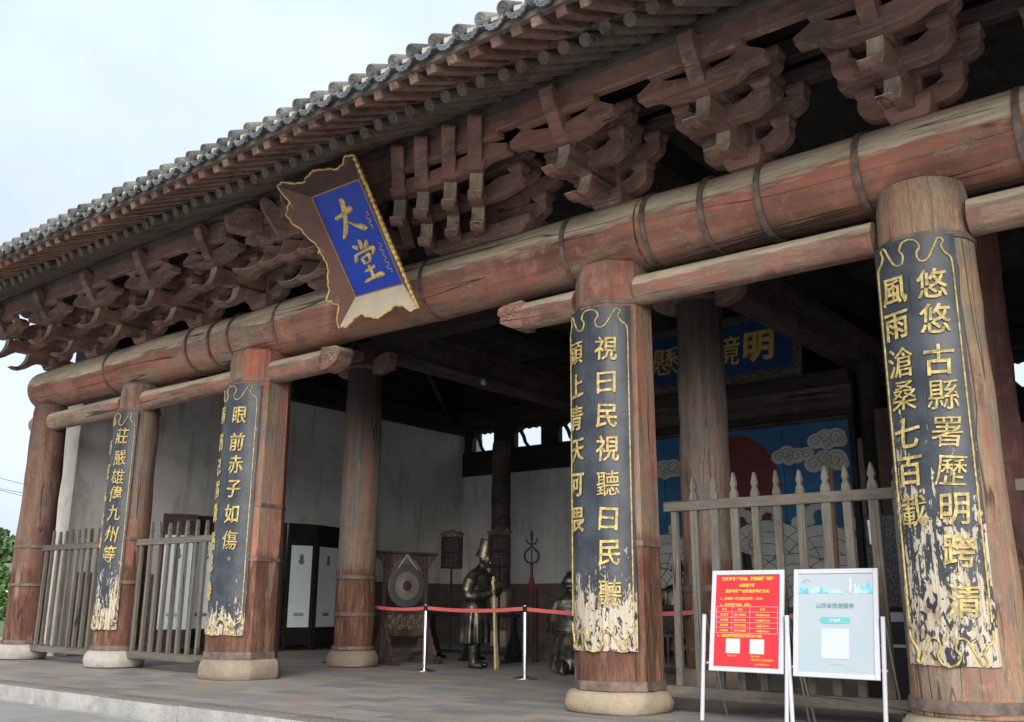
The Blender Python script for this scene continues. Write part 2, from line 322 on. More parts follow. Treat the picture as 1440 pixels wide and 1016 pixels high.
def copy_part(o,parent,loc=None):
    c=o.copy(); C.objects.link(c); c.parent=parent; c.matrix_parent_inverse=o.matrix_parent_inverse.copy()
    if loc is not None: c.location=loc
    for ch in o.children: copy_part(ch,c)
    return c
def arc(c,r,a0,a1,n): return [(c[0]+r*math.cos(a0+(a1-a0)*i/n),c[1]+r*math.sin(a0+(a1-a0)*i/n)) for i in range(n+1)]

# ================================================================= SETTING
b=MB(); b.box(-400,300,-60,400,-.30,-.165); tag(b.build('ground',mGround),kind='structure')
b=MB(); b.box(-60,40,-60,4.3,-.163,-.160); tag(b.build('bounce_strip',mBounce),kind='structure')  # added reflector, out of view: bounces light up under the eaves
b=MB(); b.box(-20.6,4.5,6.12,24,-.2,0); tag(b.build('pavement',mPave),kind='structure')
b=MB()
x=-20.6; random.seed(3)
for k in (-20.2,-18.6,-16.9,-15.05,-13.26,-11.78,-10.33,-8.83,-7.3,-5.7,-4.1,-2.4,-.8,.9,2.6,4.4):
    b.box(x+.004,k-.004,6.1-.34+random.uniform(-.012,.012),6.118,-.2,.012+random.uniform(-.006,.006)); x=k
tag(b.build('kerb',mKerb,bevel=.014,seg=2,smooth=40),kind='structure')
tg=MT('lawn grass',.9); n=tg.noise(tg.pos(),3,6,.7); tg.col(tg.mix(n,(.06,.11,.03),(.14,.2,.06)))
b=MB(); b.box(-200,-34,4,120,-.2,-.155); tag(b.build('lawn',tg.m),kind='structure')

# ================================================================= THE HALL
HALL=thing('timber_hall','old timber government hall with red columns, deep bracketed eaves and grey tiled roof','hall',(-8.55,14.7,0))
YR=8.5
def part(mb,name,mat,**k): return mb.build(name,mat,HALL,**k)
def hoop(parent,cx,cy,r,z,h=.05,oct=False,mat=None):
    b=MB(); rr=r+(.012 if oct else .021)
    b.lathe([(rr-.03,z-h/2),(rr,z-h/2),(rr,z+h/2),(rr-.03,z+h/2)],cx,cy,8 if oct else 32,cap=False,rot=PI/8 if oct else 0)
    o=b.build('hoop',mat or mIron,parent,smooth=30); return o
def column(cx,r,kind,mat,stone,zt=4.5,cy=YR,hoops=(),zb=.25,name='column',rb=None,sh=.265):
    b=MB(); seg=48; rot=0; oct=kind=='oct'
    if oct: seg=8; rot=PI/8
    k=1/math.cos(PI/8) if oct else 1
    rb=rb or r*1.02
    nst=18; prof=[]
    for i in range(nst+1):
        t=i/nst; prof.append(((rb+(r*.93-rb)*t)*k,zb+(zt-.2-zb)*t))
    prof+= [(r*.86*k,zt-.06),(r*.62*k,zt)]
    b.lathe(prof,cx,cy,seg,rot=rot,wob=0 if oct else .022)
    o=part(b,name,mat,smooth=35)
    if oct:
        bm=None
    # stone base
    b=MB(); 
    if stone[0]=='drum': b.lathe([(r*1.08,.0),(r*1.24,.02),(r*1.32,.10),(r*1.3,.17),(r*1.2,.23),(r*1.08,.26)],cx,cy,40,wob=.012)
    elif stone[0]=='block':
        b.lathe([(r*1.24,0),(r*1.28,.08),(r*1.27,.17),(r*1.22,.24),(r*1.14,.265)],cx,cy,8,rot=PI/8,wob=.06)
    else:
        def sq(rr,z): 
            out=[]
            for i in range(40):
                a=2*PI*i/40; q=rr/(abs(math.cos(a))**3+abs(math.sin(a))**3)**(1/3)
                q+=.04*mnoise.noise(Vector((math.cos(a)*2.6+cx,math.sin(a)*2.6,z*5))); out.append(Vector((cx+q*math.cos(a),cy+q*math.sin(a),z)))
            return out
        b.rings([sq(r*1.1,0),sq(r*1.17,.03),sq(r*1.2,.12),sq(r*1.17,.2),sq(r*1.12,.24),sq(r*1.04,.262)])
    b.xf(Matrix.Diagonal((1,1,sh/.265,1)))
    s=b.build('stone_base',stone[1],o,smooth=50,bevel=.015 if stone[0]=='block' else 0)
    for z,h in hoops:
        t=(z-zb)/(zt-.2-zb); hoop(o,cx,cy,(rb+(r*.93-rb)*t)*k,z,h,oct)
    return o
column(-18.0,.325,'rnd',mColR,('drum',mStoneP),4.62,hoops=((1.95,.05),(1.28,.045),(.3,.06)))
column(-14.87,.345,'rnd',mCol,('drum',mStoneP),4.58,hoops=((1.98,.05),(1.3,.05),(.3,.07),(4.08,.04)))
column(-11.6,.455,'oct',mColO,('block',mStoneG),4.62,hoops=((2.32,.05),(1.58,.05),(.31,.09),(4.1,.045)))
column(-5.45,.41,'oct',mColO,('square',mStoneT),4.62,hoops=((1.6,.055),(.255,.085),(4.1,.05)),zb=.19,sh=.205)
column(-2.18,.405,'rnd',mColG,('drum',mStoneT),4.66,hoops=((.28,.09),(4.06,.055)),zb=.2,rb=.45,sh=.2)
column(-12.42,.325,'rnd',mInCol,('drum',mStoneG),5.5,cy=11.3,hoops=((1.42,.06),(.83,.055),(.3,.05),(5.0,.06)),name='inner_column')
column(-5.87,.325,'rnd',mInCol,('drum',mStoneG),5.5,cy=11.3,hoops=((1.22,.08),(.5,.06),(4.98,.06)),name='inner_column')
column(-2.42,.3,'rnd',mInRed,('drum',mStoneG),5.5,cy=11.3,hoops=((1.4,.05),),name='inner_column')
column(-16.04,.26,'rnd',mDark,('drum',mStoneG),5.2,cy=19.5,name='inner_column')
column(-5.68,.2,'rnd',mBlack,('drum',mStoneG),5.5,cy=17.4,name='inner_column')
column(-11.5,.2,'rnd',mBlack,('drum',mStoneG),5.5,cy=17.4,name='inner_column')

# --- front beam logs (wob gives natural logs)
def log(x0,x1,cy,cz,r0,r1,mat,name,endround=True,n=40,w=.03,seg=40,flat=1.0):
    rs=[]; pts=[]
    for i in range(n+1):
        t=i/n; pts.append((x0+(x1-x0)*t,r0+(r1-r0)*t))
    if endround: 
        pts=[(x0-.10,r0*.55),(x0-.07,r0*.82),(x0-.02,r0*.95)]+pts+[(x1+.02,r1*.95)]
    for X,r in pts:
        rs.append([Vector((X,cy+(r+w*mnoise.noise(Vector((X*.5,math.cos(a)*.8,math.sin(a)*.8+cz))))*math.cos(a),cz+flat*(r+w*mnoise.noise(Vector((X*.5,math.cos(a)*.8,math.sin(a)*.8+cz))))*math.sin(a))) for a in [2*PI*k/seg for k in range(seg)]])
    b=MB(); b.rings(rs); return part(b,name,mat,smooth=60)
BY,BZ,BRR=8.62,4.94,.395
beamL=log(-18.55,-11.7,BY,BZ,.385,.40,mBeam,'eave_beam')
beamM=log(-11.68,-5.0,BY,BZ,.405,.40,mBeam,'eave_beam',False)
beamR=log(-4.98,3.0,BY,BZ,.395,.40,mBeam,'eave_beam',False)
def beam_hoop(parent,X,w=.055,tilt=0):
    b=MB(); rs=[]
    for dx,rr in ((-w/2,.39),(-w/2,.412),(w/2,.412),(w/2,.39)):
        rs.append([Vector((X+dx+tilt*math.sin(a),BY+rr*math.cos(a)*1.012,BZ+rr*math.sin(a)*1.012)) for a in [2*PI*k/48 for k in range(48)]])
    b.rings(rs,False); b.build('hoop',mIron,parent,smooth=40)
for X in (-15.73,-13.27,-12.66,-12.15): beam_hoop(beamL,X,.05)
for X in (-11.05,-8.12,-5.93): beam_hoop(beamM,X,.06)
for X in (-4.89,-4.21,-3.6,-2.64,-1.3): beam_hoop(beamR,X,.06)
def spiral(b,c,r,turns,fn,rad=.008,n=26,d=1,a0=0,r0=.12):
    pts=[]
    for i in range(n+1):
        t=i/n; q=r*(1-(1-r0)*t); a=a0+d*turns*2*PI*t; pts.append(fn(c[0]+q*math.cos(a),c[1]+q*math.sin(a)))
    b.tube(pts,rad,6)
TY,TZ=8.44,4.235
def tie(x0,x1,carveL=False,carveR=False):
    o=log(x0,x1,TY,TZ,.165,.165,mTie,'tie_beam',False,n=16,w=.014,seg=24)
    for f,X,d in ((carveL,x0,-1),(carveR,x1,1)):
        if not f: continue
        b=MB(); pf=[(X,TZ-.165),(X+d*.12,TZ-.16),(X+d*.26,TZ-.1),(X+d*.34,TZ-.06),(X+d*.33,TZ+.01),(X+d*.38,TZ+.05),(X+d*.36,TZ+.12),(X+d*.28,TZ+.15),(X,TZ+.165)]
        b.prism(pf if d>0 else pf[::-1],'y',TY-.14,TY+.14)
        e=b.build('carved_end',mTie,o,bevel=.02,seg=2,smooth=40)
        b=MB()
        for q in ((.1,.04),(.22,.05),(.2,-.05)): spiral(b,(X+d*q[0],TZ+q[1]),.06,1.6,lambda u,v:(u,TY-.143,v),.011)
        b.build('scroll_carving',mTie,o,smooth=60)
tie(-18.4,-18.25); tie(-17.7,-15.2); tie(-14.54,-12.0); tie(-11.17,-10.05,carveR=True); tie(-6.55,-5.83,carveL=True); tie(-5.06,-2.58); tie(-1.78,2.8)

# ------------------------------------------------------------- brackets
def smooth_pts(P,k=4):
    out=[]
    for i in range(len(P)-1):
        p0=P[max(i-1,0)];p1=P[i];p2=P[i+1];p3=P[min(i+2,len(P)-1)]
        for j in range(k):
            t=j/k; out.append(tuple(.5*(2*b+(c-a)*t+(2*a-5*b+4*c-d)*t*t+(3*b-a-3*c+d)*t**3) for a,b,c,d in zip(p0,p1,p2,p3)))
    return out+[tuple(P[-1])]
def arm(half,z0,h,style=0):
    hb=half
    if style==1:
        r=[(hb*.22,z0),(hb*.5,z0+.1*h),(hb*.74,z0+.5*h),(hb*.98,z0+.55*h),(hb,z0+.95*h),(hb*.74,z0+1.42*h),(hb*.66,z0+1.4*h),(hb*.48,z0+1.12*h),(hb*.2,z0+.95*h)]
        return r+[(-x,z) for x,z in r[::-1]]
    low=[(-hb,z0+.62*h),(-hb*.96,z0+.4*h),(-hb*.86,z0+.2*h),(-hb*.72,z0+.06*h),(-hb*.58,z0)]
    low=low+[(-x,z) for x,z in low[::-1]]
    if style==0: top=[(hb,z0+h),(hb*.66,z0+h),(hb*.6,z0+.93*h),(hb*.5,z0+.78*h),(hb*.36,z0+.7*h),(.13,z0+.68*h),(.12,z0+.78*h)]
    else: top=[(hb*1.0,z0+.72*h),(hb*.62,z0+1.25*h),(hb*.5,z0+1.22*h),(hb*.36,z0+1.02*h),(.12,z0+.85*h)]
    return low+top+[(-x,z) for x,z in top[::-1]]
def turn(b,x,y,rot): return b.xf(Matrix.Translation((x,y,0))@Matrix.Rotation(rot,4,'Z')@Matrix.Translation((-x,-y,0))) if rot else b
def beak(dy,dz,back,wid,x,long=0.0,rot=0):
    p=[(7.63-long,5.175-.03*bool(long)),(7.72,5.178),(7.80,5.206),(7.868,5.265),(7.917,5.345),(7.943,5.43),(7.952,5.53),(back-dy,5.54),(back-dy,5.34),(8.14,5.33),(8.02,5.26),(7.92,5.185),(7.82,5.14),(7.72,5.138)]
    b=MB(); b.prism([(y+dy,z+dz) for y,z in p],'x',x-wid/2,x+wid/2); return turn(b,x,7.65+dy,rot)
def bracket(xs,low,half,name='bracket_set',dragon=False,rot=0):
    bk=1.0 if not rot else .86
    b=MB(); xm=sum(xs)/len(xs)-.45*math.sin(rot); span=max(xs)-min(xs)
    b.box(xm-.21-span/2,xm+.21+span/2,8.30,8.72,5.26,5.37,tp=(.8,1)); b.box(xm-.21-span/2,xm+.21+span/2,8.30,8.72,5.372,5.45)
    b.box(xm-.11-span/2,xm+.11+span/2,8.42,8.6,5.45,6.2)
    root=part(b,name,mBrX,bevel=.012)
    def add(b,n,m,bev=.007): return b.build(n,m,root,bevel=bev)
    def lat(half,z0,h,y,style=0,th=.15):
        b=MB(); b.prism([(xm+px,pz) for px,pz in arm(half+span/2,z0,h,style)],'y',y-th/2,y+th/2); add(b,'lateral_arm',mBrX)
        if style==0:
            for sx in (-1,1):
                b=MB(); X=xm+sx*(half+span/2-.085); b.box(X-.10,X+.10,y-.10,y+.10,z0+h,z0+h+.045,tp=(.76,1)); b.box(X-.10,X+.10,y-.10,y+.10,z0+h+.045,z0+h+.10); add(b,'bearing_block',mBrX,.006)
    def face(dy,dz,x,lg,par):
        P_=[(7.64-lg,5.177-.03*bool(lg)),(7.72,5.181),(7.799,5.209),(7.866,5.268),(7.914,5.348),(7.94,5.432),(7.949,5.526)]; Q=smooth_pts(P_,3); b=MB()
        b.rings([[Vector((x+sx*.071,y+dy-o_,z+dz+o_)) for sx,o_ in ((-1,.001),(1,.001),(1,.006),(-1,.006))] for y,z in Q]); turn(b,x,7.65+dy,rot); b.build('weathered_face',mTan,par,smooth=50)
    lat(half,5.385,.235,8.5); lat(half+.17,5.70,.215,8.5)
    lat(half+.04,5.56,.235,7.98); lat(half+.14,5.885,.185,7.98); lat(half+.02,5.76,.2,8.24)
    lat(half+.2,5.70,.2,7.53,1,.16)
    for i,x in enumerate(xs):
        if i in low:
            xl=x-.4*math.tan(rot); face(0,0,xl,0,add(beak(0,0,8.7,.15,xl,0,rot),'beak_arm',mBrY,.006))
            b=MB(); b.box(xl-.11,xl+.11,7.87,8.09,5.541,5.60,tp=(.8,1)); turn(b,xl,7.65,rot); add(b,'bearing_block',mBrX,.006)
        lg=.10 if dragon and i==0 else 0; face(-.40,.145,x,lg,add(beak(-.40,.145,8.66,.15,x,lg,rot),'beak_arm',mBrY,.006))
        b=MB(); b.box(x-.115,x+.115,7.44,7.66,5.687,5.78,tp=(.78,1)); turn(b,x,7.23,rot); add(b,'bearing_block',mBrX,.006)
        b=MB(); b.prism([(7.44,5.76),(7.36,5.86),(7.33,5.93),(7.30,5.945),(7.215,6.10),(7.19,6.19),(7.24,6.24),(7.34,6.2),(7.6,5.98),(8.3,5.96),(8.3,5.78)],'x',x-.08,x+.08); turn(b,x,7.23,rot); nose=add(b,'carved_nose',mBrX,.012)
        if dragon and i==0:
            b=MB()
            b.prism([(6.98,5.93),(7.02,5.86),(7.2,5.83),(7.36,5.80),(7.5,5.86),(7.5,6.12),(7.3,6.2),(7.12,6.16),(7.04,6.07),(6.98,6.05)],'x',x-.12,x+.12); turn(b,x,7.23,rot); add(b,'dragon_head',mBrX,.03)
            b=MB(); [spiral(b,(c[0],c[1]),c[2],1.7,lambda u,v:(x-.125,u,v),.011) for c in ((7.2,6.06,.065),(7.1,5.97,.035),(7.36,6.1,.05),(7.36,5.95,.04))]; turn(b,x,7.23,rot); add(b,'scroll_carving',mBrX,0); b=MB()
            [spiral(b,(c[0],c[1]),c[2],1.7,lambda u,v:(x+.125,u,v),.011) for c in ((7.2,6.06,.065),(7.1,5.97,.035),(7.36,6.1,.05))]
            turn(b,x,7.23,rot); add(b,'scroll_carving',mBrX,0)
    b=MB(); b.box(xm-.5-span/2,xm+.5+span/2,7.36,7.49,5.965,6.035); add(b,'support_block',mBrX,.01)
    return root
br0=bracket([0.0],[0],.47)
def put_bracket(x):
    br0_x=x; c=copy_part(br0,HALL,loc=(x,0,0)); 
    for ch in c.children: ch.matrix_parent_inverse=Matrix.Identity(4)
    return c
for o in br0.children_recursive: o.matrix_parent_inverse=Matrix.Identity(4)
for x in (-16.43,-14.83,-13.22,-11.6,-5.40,-3.78,-2.17,-.55,1.07): put_bracket(x)
br0.location=(-18.03,0,0)
bracket([-7.58,-7.2,-6.77,-6.38],[1,2,3],.36,'bracket_set',rot=R(38))
bracket([-10.5,-10.12,-9.7,-9.32],[0,1,2],.36,'bracket_set',True,R(-38))
# joists that tie the bracket sets together
b=MB(); b.box(-18.3,3,8.43,8.57,6.03,6.19); part(b,'tie_joist',mDarkX,bevel=.01)
b=MB(); b.box(-18.3,3,8.43,8.57,6.33,6.55); part(b,'tie_joist',mDarkX,bevel=.01)
b=MB(); b.box(-18.6,3,7.37,7.48,6.037,6.24); part(b,'fascia_beam',mBrX,bevel=.01)
log(-19.6,3,7.42,6.325,.105,.105,mDarkX,'purlin',False,n=50,w=.008,seg=20)
log(-19.6,3,8.5,6.75,.16,.16,mBlack,'purlin',False,n=20,w=.008,seg=14)

# ------------------------------------------------------------- eaves
SL=.54
zr=lambda y:5.80+SL*(y-6.2)
zf=lambda y:5.60+.46*(y-5.5)
b=MB(); b.tube([(0,6.2,zr(6.2)),(0,7.0,zr(7.0)),(0,8.9,zr(8.9))],[.062,.064,.066],14); rr0=part(b,'round_rafter',mRaft,smooth=50)
b=MB(); Mx=Matrix.Translation((0,5.5,zf(5.5)))@Matrix.Rotation(math.atan(.46),4,'X'); b.box(-.052,.052,0,1.45,-.05,.05,Mx); fl0=part(b,'flying_rafter',mFly,bevel=.006)
rx=[-19.4+.2335*i+random.uniform(-.012,.012) for i in range(96)]
for i,x in enumerate(rx):
    if i==0: rr0.location=(x,0,0); fl0.location=(x+.02,0,0)
    else:
        c=copy_part(rr0,HALL,loc=(x,random.uniform(-.03,.03),random.uniform(-.006,.006))); c=copy_part(fl0,HALL,loc=(x+.02+random.uniform(-.012,.012),random.uniform(-.02,.02),random.uniform(-.004,.004)))
b=MB(); b.prism([(5.47,zf(5.47)+.056),(6.9,zf(6.9)+.056),(6.9,zf(6.9)+.076),(5.47,zf(5.47)+.076)],'x',-20.2,3); part(b,'eave_boarding',mRaft)
b=MB(); b.prism([(6.19,zr(6.19)+.068),(14.9,zr(14.9)+.068),(14.9,zr(14.9)+.1),(6.19,zr(6.19)+.1)],'x',-20.2,3); part(b,'roof_boarding',mRaft)
b=MB(); b.prism([(8.72,6.2),(8.74,6.2),(8.74,zr(8.74)+.06),(8.72,zr(8.72)+.06)],'x',-18.4,3); part(b,'infill_board',mBlack)
b=MB(); b.prism([(8.6,zr(8.6)+.04),(14.9,zr(14.9)+.04),(14.9,zr(14.9)+.06),(8.6,zr(8.6)+.06)],'x',-20.1,2.9); part(b,'inner_boarding',mBlack)  # darkness of the roof space behind the brackets, put into the board colour
b=MB(); b.prism([(6.185,zr(6.2)+.10),(6.185,zr(6.2)+.145),(6.23,zr(6.2)+.145),(6.23,zr(6.2)+.10)],'x',-20.2,3); part(b,'eave_lath',mDarkX)
b=MB(); b.prism([(5.455,5.625),(5.455,5.69),(5.53,5.70),(5.53,5.632)],'x',-20.2,3); part(b,'eave_lath',mRaft,bevel=.006)
TS=.47; zt=lambda y:5.745+TS*(y-5.4)
b=MB(); b.prism([(5.40,5.70),(6.2,zt(6.2)-.03),(14.7,zt(14.7)+.6),(22.5,7.0),(22.5,6.85),(14.7,zt(14.7)-.35+.6),(6.2,zt(6.2)-.12),(5.46,5.692)],'x',-20.25,3.05); roof=part(b,'tiled_roof',mTile)
# cap tiles (round ends) and drip tiles
b=MB(); d=Vector((0,1,TS)).normalized(); o0=Vector((0,5.37,zt(5.37)+.02)); u=Vector((1,0,0)); v=d.cross(u)*-1
def capring(t,r,n=20): return [o0+d*t+(u*math.cos(a)+v*math.sin(a))*r for a in [2*PI*k/n for k in range(n)]]
b.rings([capring(.006,.012),capring(-.004,.02),capring(.004,.028),capring(-.002,.036),capring(.005,.044),capring(-.004,.056),capring(0,.066),capring(.012,.068),capring(.4,.064),capring(.402,.069),capring(.8,.064),capring(3.2,.064)])
cap0=part(b,'cap_tile',mTile,smooth=45)
b=MB(); hw=.1
top=[(hw*math.sin(a),-.035-.055*math.cos(a)+.03) for a in [R(-78)+R(156)*i/10 for i in range(11)]]
bot=[]
for i in range(15):
    a=R(-80)+R(160)*i/14; q=.122+(.007 if i%2 else -.004); bot.append((q*math.sin(a)*.86,-.035-q*math.cos(a)*.92+.03))
poly=top[::-1]+bot
dy=5.385; dzc=5.735
b.prism([(px,pz+dzc) for px,pz in poly],'y',dy-.012,dy+.006)
for k in (.078,.098):
    b.tube([(k*math.sin(a)*.9,dy-.013,dzc-.005-k*math.cos(a)*.95) for a in [R(-70)+R(140)*i/12 for i in range(13)]],.005,5)
V=[[ (hw*math.sin(a),y,dzc-.005-.055*math.cos(a)*1.1+TS*(y-dy)) for a in [R(-80)+R(160)*i/10 for i in range(11)]] for y in (dy,dy+1.6)]
b.rings(V,False,False)
dr0=part(b,'drip_tile',mDrip,smooth=40)
b=MB(); b.prism([(-.062,-.018),(-.045,-.045),(0,-.056),(.045,-.045),(.062,-.018),(.055,.03),(.02,.012),(-.03,.02),(-.055,.03)],'y',0,.1); b.xf(Matrix.Translation((0,dy+.03,dzc+.012))); mo=b.build('mortar',mMortar,dr0,bevel=.006); mo.matrix_parent_inverse=Matrix.Identity(4)
for i in range(88):
    x=-19.9+.262*i+random.uniform(-.012,.012); j=random.uniform(-.02,.02)
    if i==0: cap0.location=(x,0,0); dr0.location=(x+.131,0,0)
    else: copy_part(cap0,HALL,loc=(x,j,random.uniform(-.006,.006))); copy_part(dr0,HALL,loc=(x+.131,j*.6+random.uniform(-.01,.01),random.uniform(-.007,.005)))
# roof ornaments near the far end of the eave
for x,yy,s in ((-13.1,5.9,1),(-12.25,5.95,.8)):
    b=MB(); z=zt(yy)+.06; b.tube([(x-.12*s,yy,z),(x-.1*s,yy,z+.1*s),(x-.02*s,yy,z+.14*s),(x+.06*s,yy,z+.1*s),(x+.12*s,yy,z+.16*s),(x+.1*s,yy,z+.27*s)],[.05*s,.06*s,.05*s,.05*s,.035*s,.012*s],10); part(b,'roof_beast',mTile,smooth=60)
# ------------------------------------------------------------- walls and inner timbers
b=MB(); b.box(-19.3,-18.5,9.42,21.6,0,5.78); gw=part(b,'gable_wall',mPlaster)
b=MB(); b.box(-19.28,-18.485,9.34,9.417,0,5.0); b.build('wall_end',mWallEnd,gw)
b=MB(); b.box(-18.497,-18.47,9.6,20.78,0,1.55); b.build('wainscot',mBrick,gw)
for x in (1.9,):
    b=MB(); b.box(x,x+.8,9.42,21.6,0,8.2); part(b,'gable_wall',mPlaster)
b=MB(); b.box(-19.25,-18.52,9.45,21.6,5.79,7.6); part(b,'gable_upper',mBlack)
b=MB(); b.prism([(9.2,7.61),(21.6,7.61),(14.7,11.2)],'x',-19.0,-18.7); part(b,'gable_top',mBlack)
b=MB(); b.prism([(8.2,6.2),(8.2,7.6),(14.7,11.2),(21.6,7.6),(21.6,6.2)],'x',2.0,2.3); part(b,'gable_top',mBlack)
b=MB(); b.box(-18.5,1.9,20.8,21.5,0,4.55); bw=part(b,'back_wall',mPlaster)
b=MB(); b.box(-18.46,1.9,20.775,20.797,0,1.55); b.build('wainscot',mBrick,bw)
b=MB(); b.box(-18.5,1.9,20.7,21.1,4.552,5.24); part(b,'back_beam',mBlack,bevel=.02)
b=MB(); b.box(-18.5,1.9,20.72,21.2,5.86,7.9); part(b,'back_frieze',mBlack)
ops=[(-18.22,-17.4),(-16.66,-15.72),(-15.14,-14.2)]+[(-13.6+1.55*i,-12.7+1.55*i) for i in (0,6,7,8)]
ed=[-18.5]+[q for o_ in ops for q in o_]+[1.9]
for a_,b_ in zip(ed[::2],ed[1::2]):
    b=MB(); b.box(a_,b_,20.8,21.0,5.241,5.859); part(b,'back_infill',mBlack)
for a_,b_ in ops:
    L_=b_-a_; b=MB(); b.prism([(a_,5.859),(a_,5.6)]+[(a_+L_*k/16,5.74+.035*abs(math.sin(k*PI/4))-.12*(1-min(1,k/5))) for k in range(1,16)]+[(b_,5.66),(b_,5.859)],'y',20.84,20.92); part(b,'carved_valance',mDarkX)
    b=MB(); b.tube([(a_+L_*.5,20.88,5.23),(a_+L_*.36,20.88,5.38),(a_+L_*.3,20.88,5.55),(a_+L_*.16,20.88,5.75)],[.05,.05,.055,.06],8); part(b,'carved_strut',mDarkX,smooth=60)
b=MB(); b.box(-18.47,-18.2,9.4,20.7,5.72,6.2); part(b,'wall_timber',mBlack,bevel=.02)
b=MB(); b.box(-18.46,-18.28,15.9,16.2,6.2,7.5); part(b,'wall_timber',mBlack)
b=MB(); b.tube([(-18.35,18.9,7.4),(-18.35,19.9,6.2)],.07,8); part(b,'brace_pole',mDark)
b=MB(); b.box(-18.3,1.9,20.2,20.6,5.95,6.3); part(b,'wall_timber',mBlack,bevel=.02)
for X in (-12.42,-5.87): 
    b=MB(); b.box(X-.24,X+.24,11.15,20.7,5.30,5.92); part(b,'floor_beam',mDark,bevel=.04,seg=2)
    b=MB(); b.box(X-.2,X+.2,9.0,20.7,6.5,6.95); part(b,'floor_beam',mBlack,bevel=.03)
    b=MB(); b.prism([(X+px*1.1,pz) for px,pz in arm(.62,4.88,.34)],'y',11.2,11.4); part(b,'corbel',mBrX,bevel=.02)
    b=MB(); b.box(X-.18,X+.18,10.7,11.9,5.08,5.28); part(b,'corbel',mBrX,bevel=.03)
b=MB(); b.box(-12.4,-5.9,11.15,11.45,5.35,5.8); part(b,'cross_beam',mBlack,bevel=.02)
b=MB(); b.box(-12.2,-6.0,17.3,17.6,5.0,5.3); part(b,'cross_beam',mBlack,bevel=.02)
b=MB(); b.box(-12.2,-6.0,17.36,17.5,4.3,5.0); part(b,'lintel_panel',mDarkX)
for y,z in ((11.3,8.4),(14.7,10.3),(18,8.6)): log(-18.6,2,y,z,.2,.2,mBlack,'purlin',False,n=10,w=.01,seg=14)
# conduit and lamp holder on the inner beam
b=MB(); b.tube([(-12.16,11.6,5.36),(-12.15,14,5.35),(-12.16,20,5.34)],.012,6); tag(b.build('conduit',plain('grey conduit',(.1,.1,.1))),'thin grey cable conduit running along the left dark inner roof beam','conduit')

# ================================================================= COUPLET BOARDS
def scroll_line(b,r,pts,rad):  # pts in (theta, z)
    b.tube([(r*math.sin(t),-r*math.cos(t),z) for t,z in pts],rad,6)
def couplet(cx,rc,half,matp,right,left,label,tr,tl):
    root=thing('couplet_board',label,'couplet board',(cx,YR,0),'couplet boards on the front columns')
    half=R(half); r0,r1=rc+.006,rc+.036; z0,z1=.575,4.03
    b=MB(); nz,na=46,22; outer=[];inner=[]
    for j in range(nz+1):
        z=z0+(z1-z0)*j/nz; k=1
        rowo=[];rowi=[]
        for i in range(na+1):
            a=-half+2*half*i/na; zz=z
            if j==0: zz+=.012*mnoise.noise(Vector((a*6,cx,0)))
            if j==nz: zz+=.012*mnoise.noise(Vector((a*4,cx,3)))
            e=.004*mnoise.noise(Vector((a*3,z*1.5,cx)))
            rowo.append(Vector(((r1+e)*math.sin(a),-(r1+e)*math.cos(a),zz))); rowi.append(Vector((r0*math.sin(a),-r0*math.cos(a),zz)))
        outer.append(rowo); inner.append(rowi)
    rs=[o+i[::-1] for o,i in zip(outer,inner)]
    b.rings(rs,True)
    o=b.build('board_panel',matp,smooth=40,loc=(cx,YR,0)); attach(o,root)
    rr=r1+.004
    def put(b): 
        return b
    b=MB(); hb=half-R(5)
    for s in (-1,1): scroll_line(b,rr,[(s*hb,.9+(3.74-.9)*i/24+.0) for i in range(25)],.0085)
    def cloud(zb,sg):
        P=[]
        for s in (-1,1):
            Q=[(s*hb,zb-sg*.1),(s*hb*.97,zb-sg*.02),(s*hb*.84,zb+sg*.02),(s*hb*.76,zb+sg*.08),(s*hb*.82,zb+sg*.13),(s*hb*.7,zb+sg*.15),(s*hb*.56,zb+sg*.06),(s*hb*.4,zb-sg*.03),(s*hb*.22,zb-sg*.03),(s*hb*.17,zb+sg*.04),(s*hb*.25,zb+sg*.09),(s*hb*.17,zb+sg*.15),(0,zb+sg*.17)]
            scroll_line(b,rr,smooth_pts(Q),.0095)
    cloud(3.84,1); cloud(.74,-1)
    o=b.build('gilt_border',mGoldPaint,loc=(cx,YR,0),smooth=60); attach(o,root)
    for txt,zs,off in ((right,tr,.40),(left,tl,-.44)):
        for ch,z in zip(txt,zs):
            jr=random.uniform(-.06,.06); sh=random.uniform(.02,.1)
            def fn(u,v,w,z=z,jr=jr):
                q_=Vector((u*13+z*7,v*13,off*9)); u=u+.0075*mnoise.noise(q_); v=v+.0075*mnoise.noise(q_+Vector((5,9,2))); uu=u*.9*math.cos(jr)-v*math.sin(jr); vv=u*math.sin(jr)+v*math.cos(jr)
                a=off*half/R(57)*1.0+uu/rr; q=rr+.006+w*.8; return Vector((q*math.sin(a),-q*math.cos(a),z+vv*1.02))
            b=MB(); b.glyph(ch,fn,.266,.003,.006,sh); o=b.build('gilt_character',mGoldPaint,loc=(cx,YR,0)); attach(o,root)
    return root
couplet(-14.87,.345,58,board_mat('couplet paint a',(.6,2.0),.16,3.0),'莊嚴雄偉九州等','巍巍元永衙','narrow black couplet board on the round second column from the left, reading from 莊嚴雄偉',[3.62,3.26,2.96,2.68,2.38,2.04,1.73],[3.45,3.05,2.68,2.3,1.95])
couplet(-11.6,.458,55,board_mat('couplet paint b',(.6,1.25),.19,7.0),'眼前赤子如傷','溺猶己溺饑猶己饑','black couplet board on the clad column beside the left fences, reading 眼前赤子如傷',[3.57,3.19,2.87,2.53,2.19,1.83],[3.61,3.22,2.86,2.54,2.22,1.83,1.52,1.15])
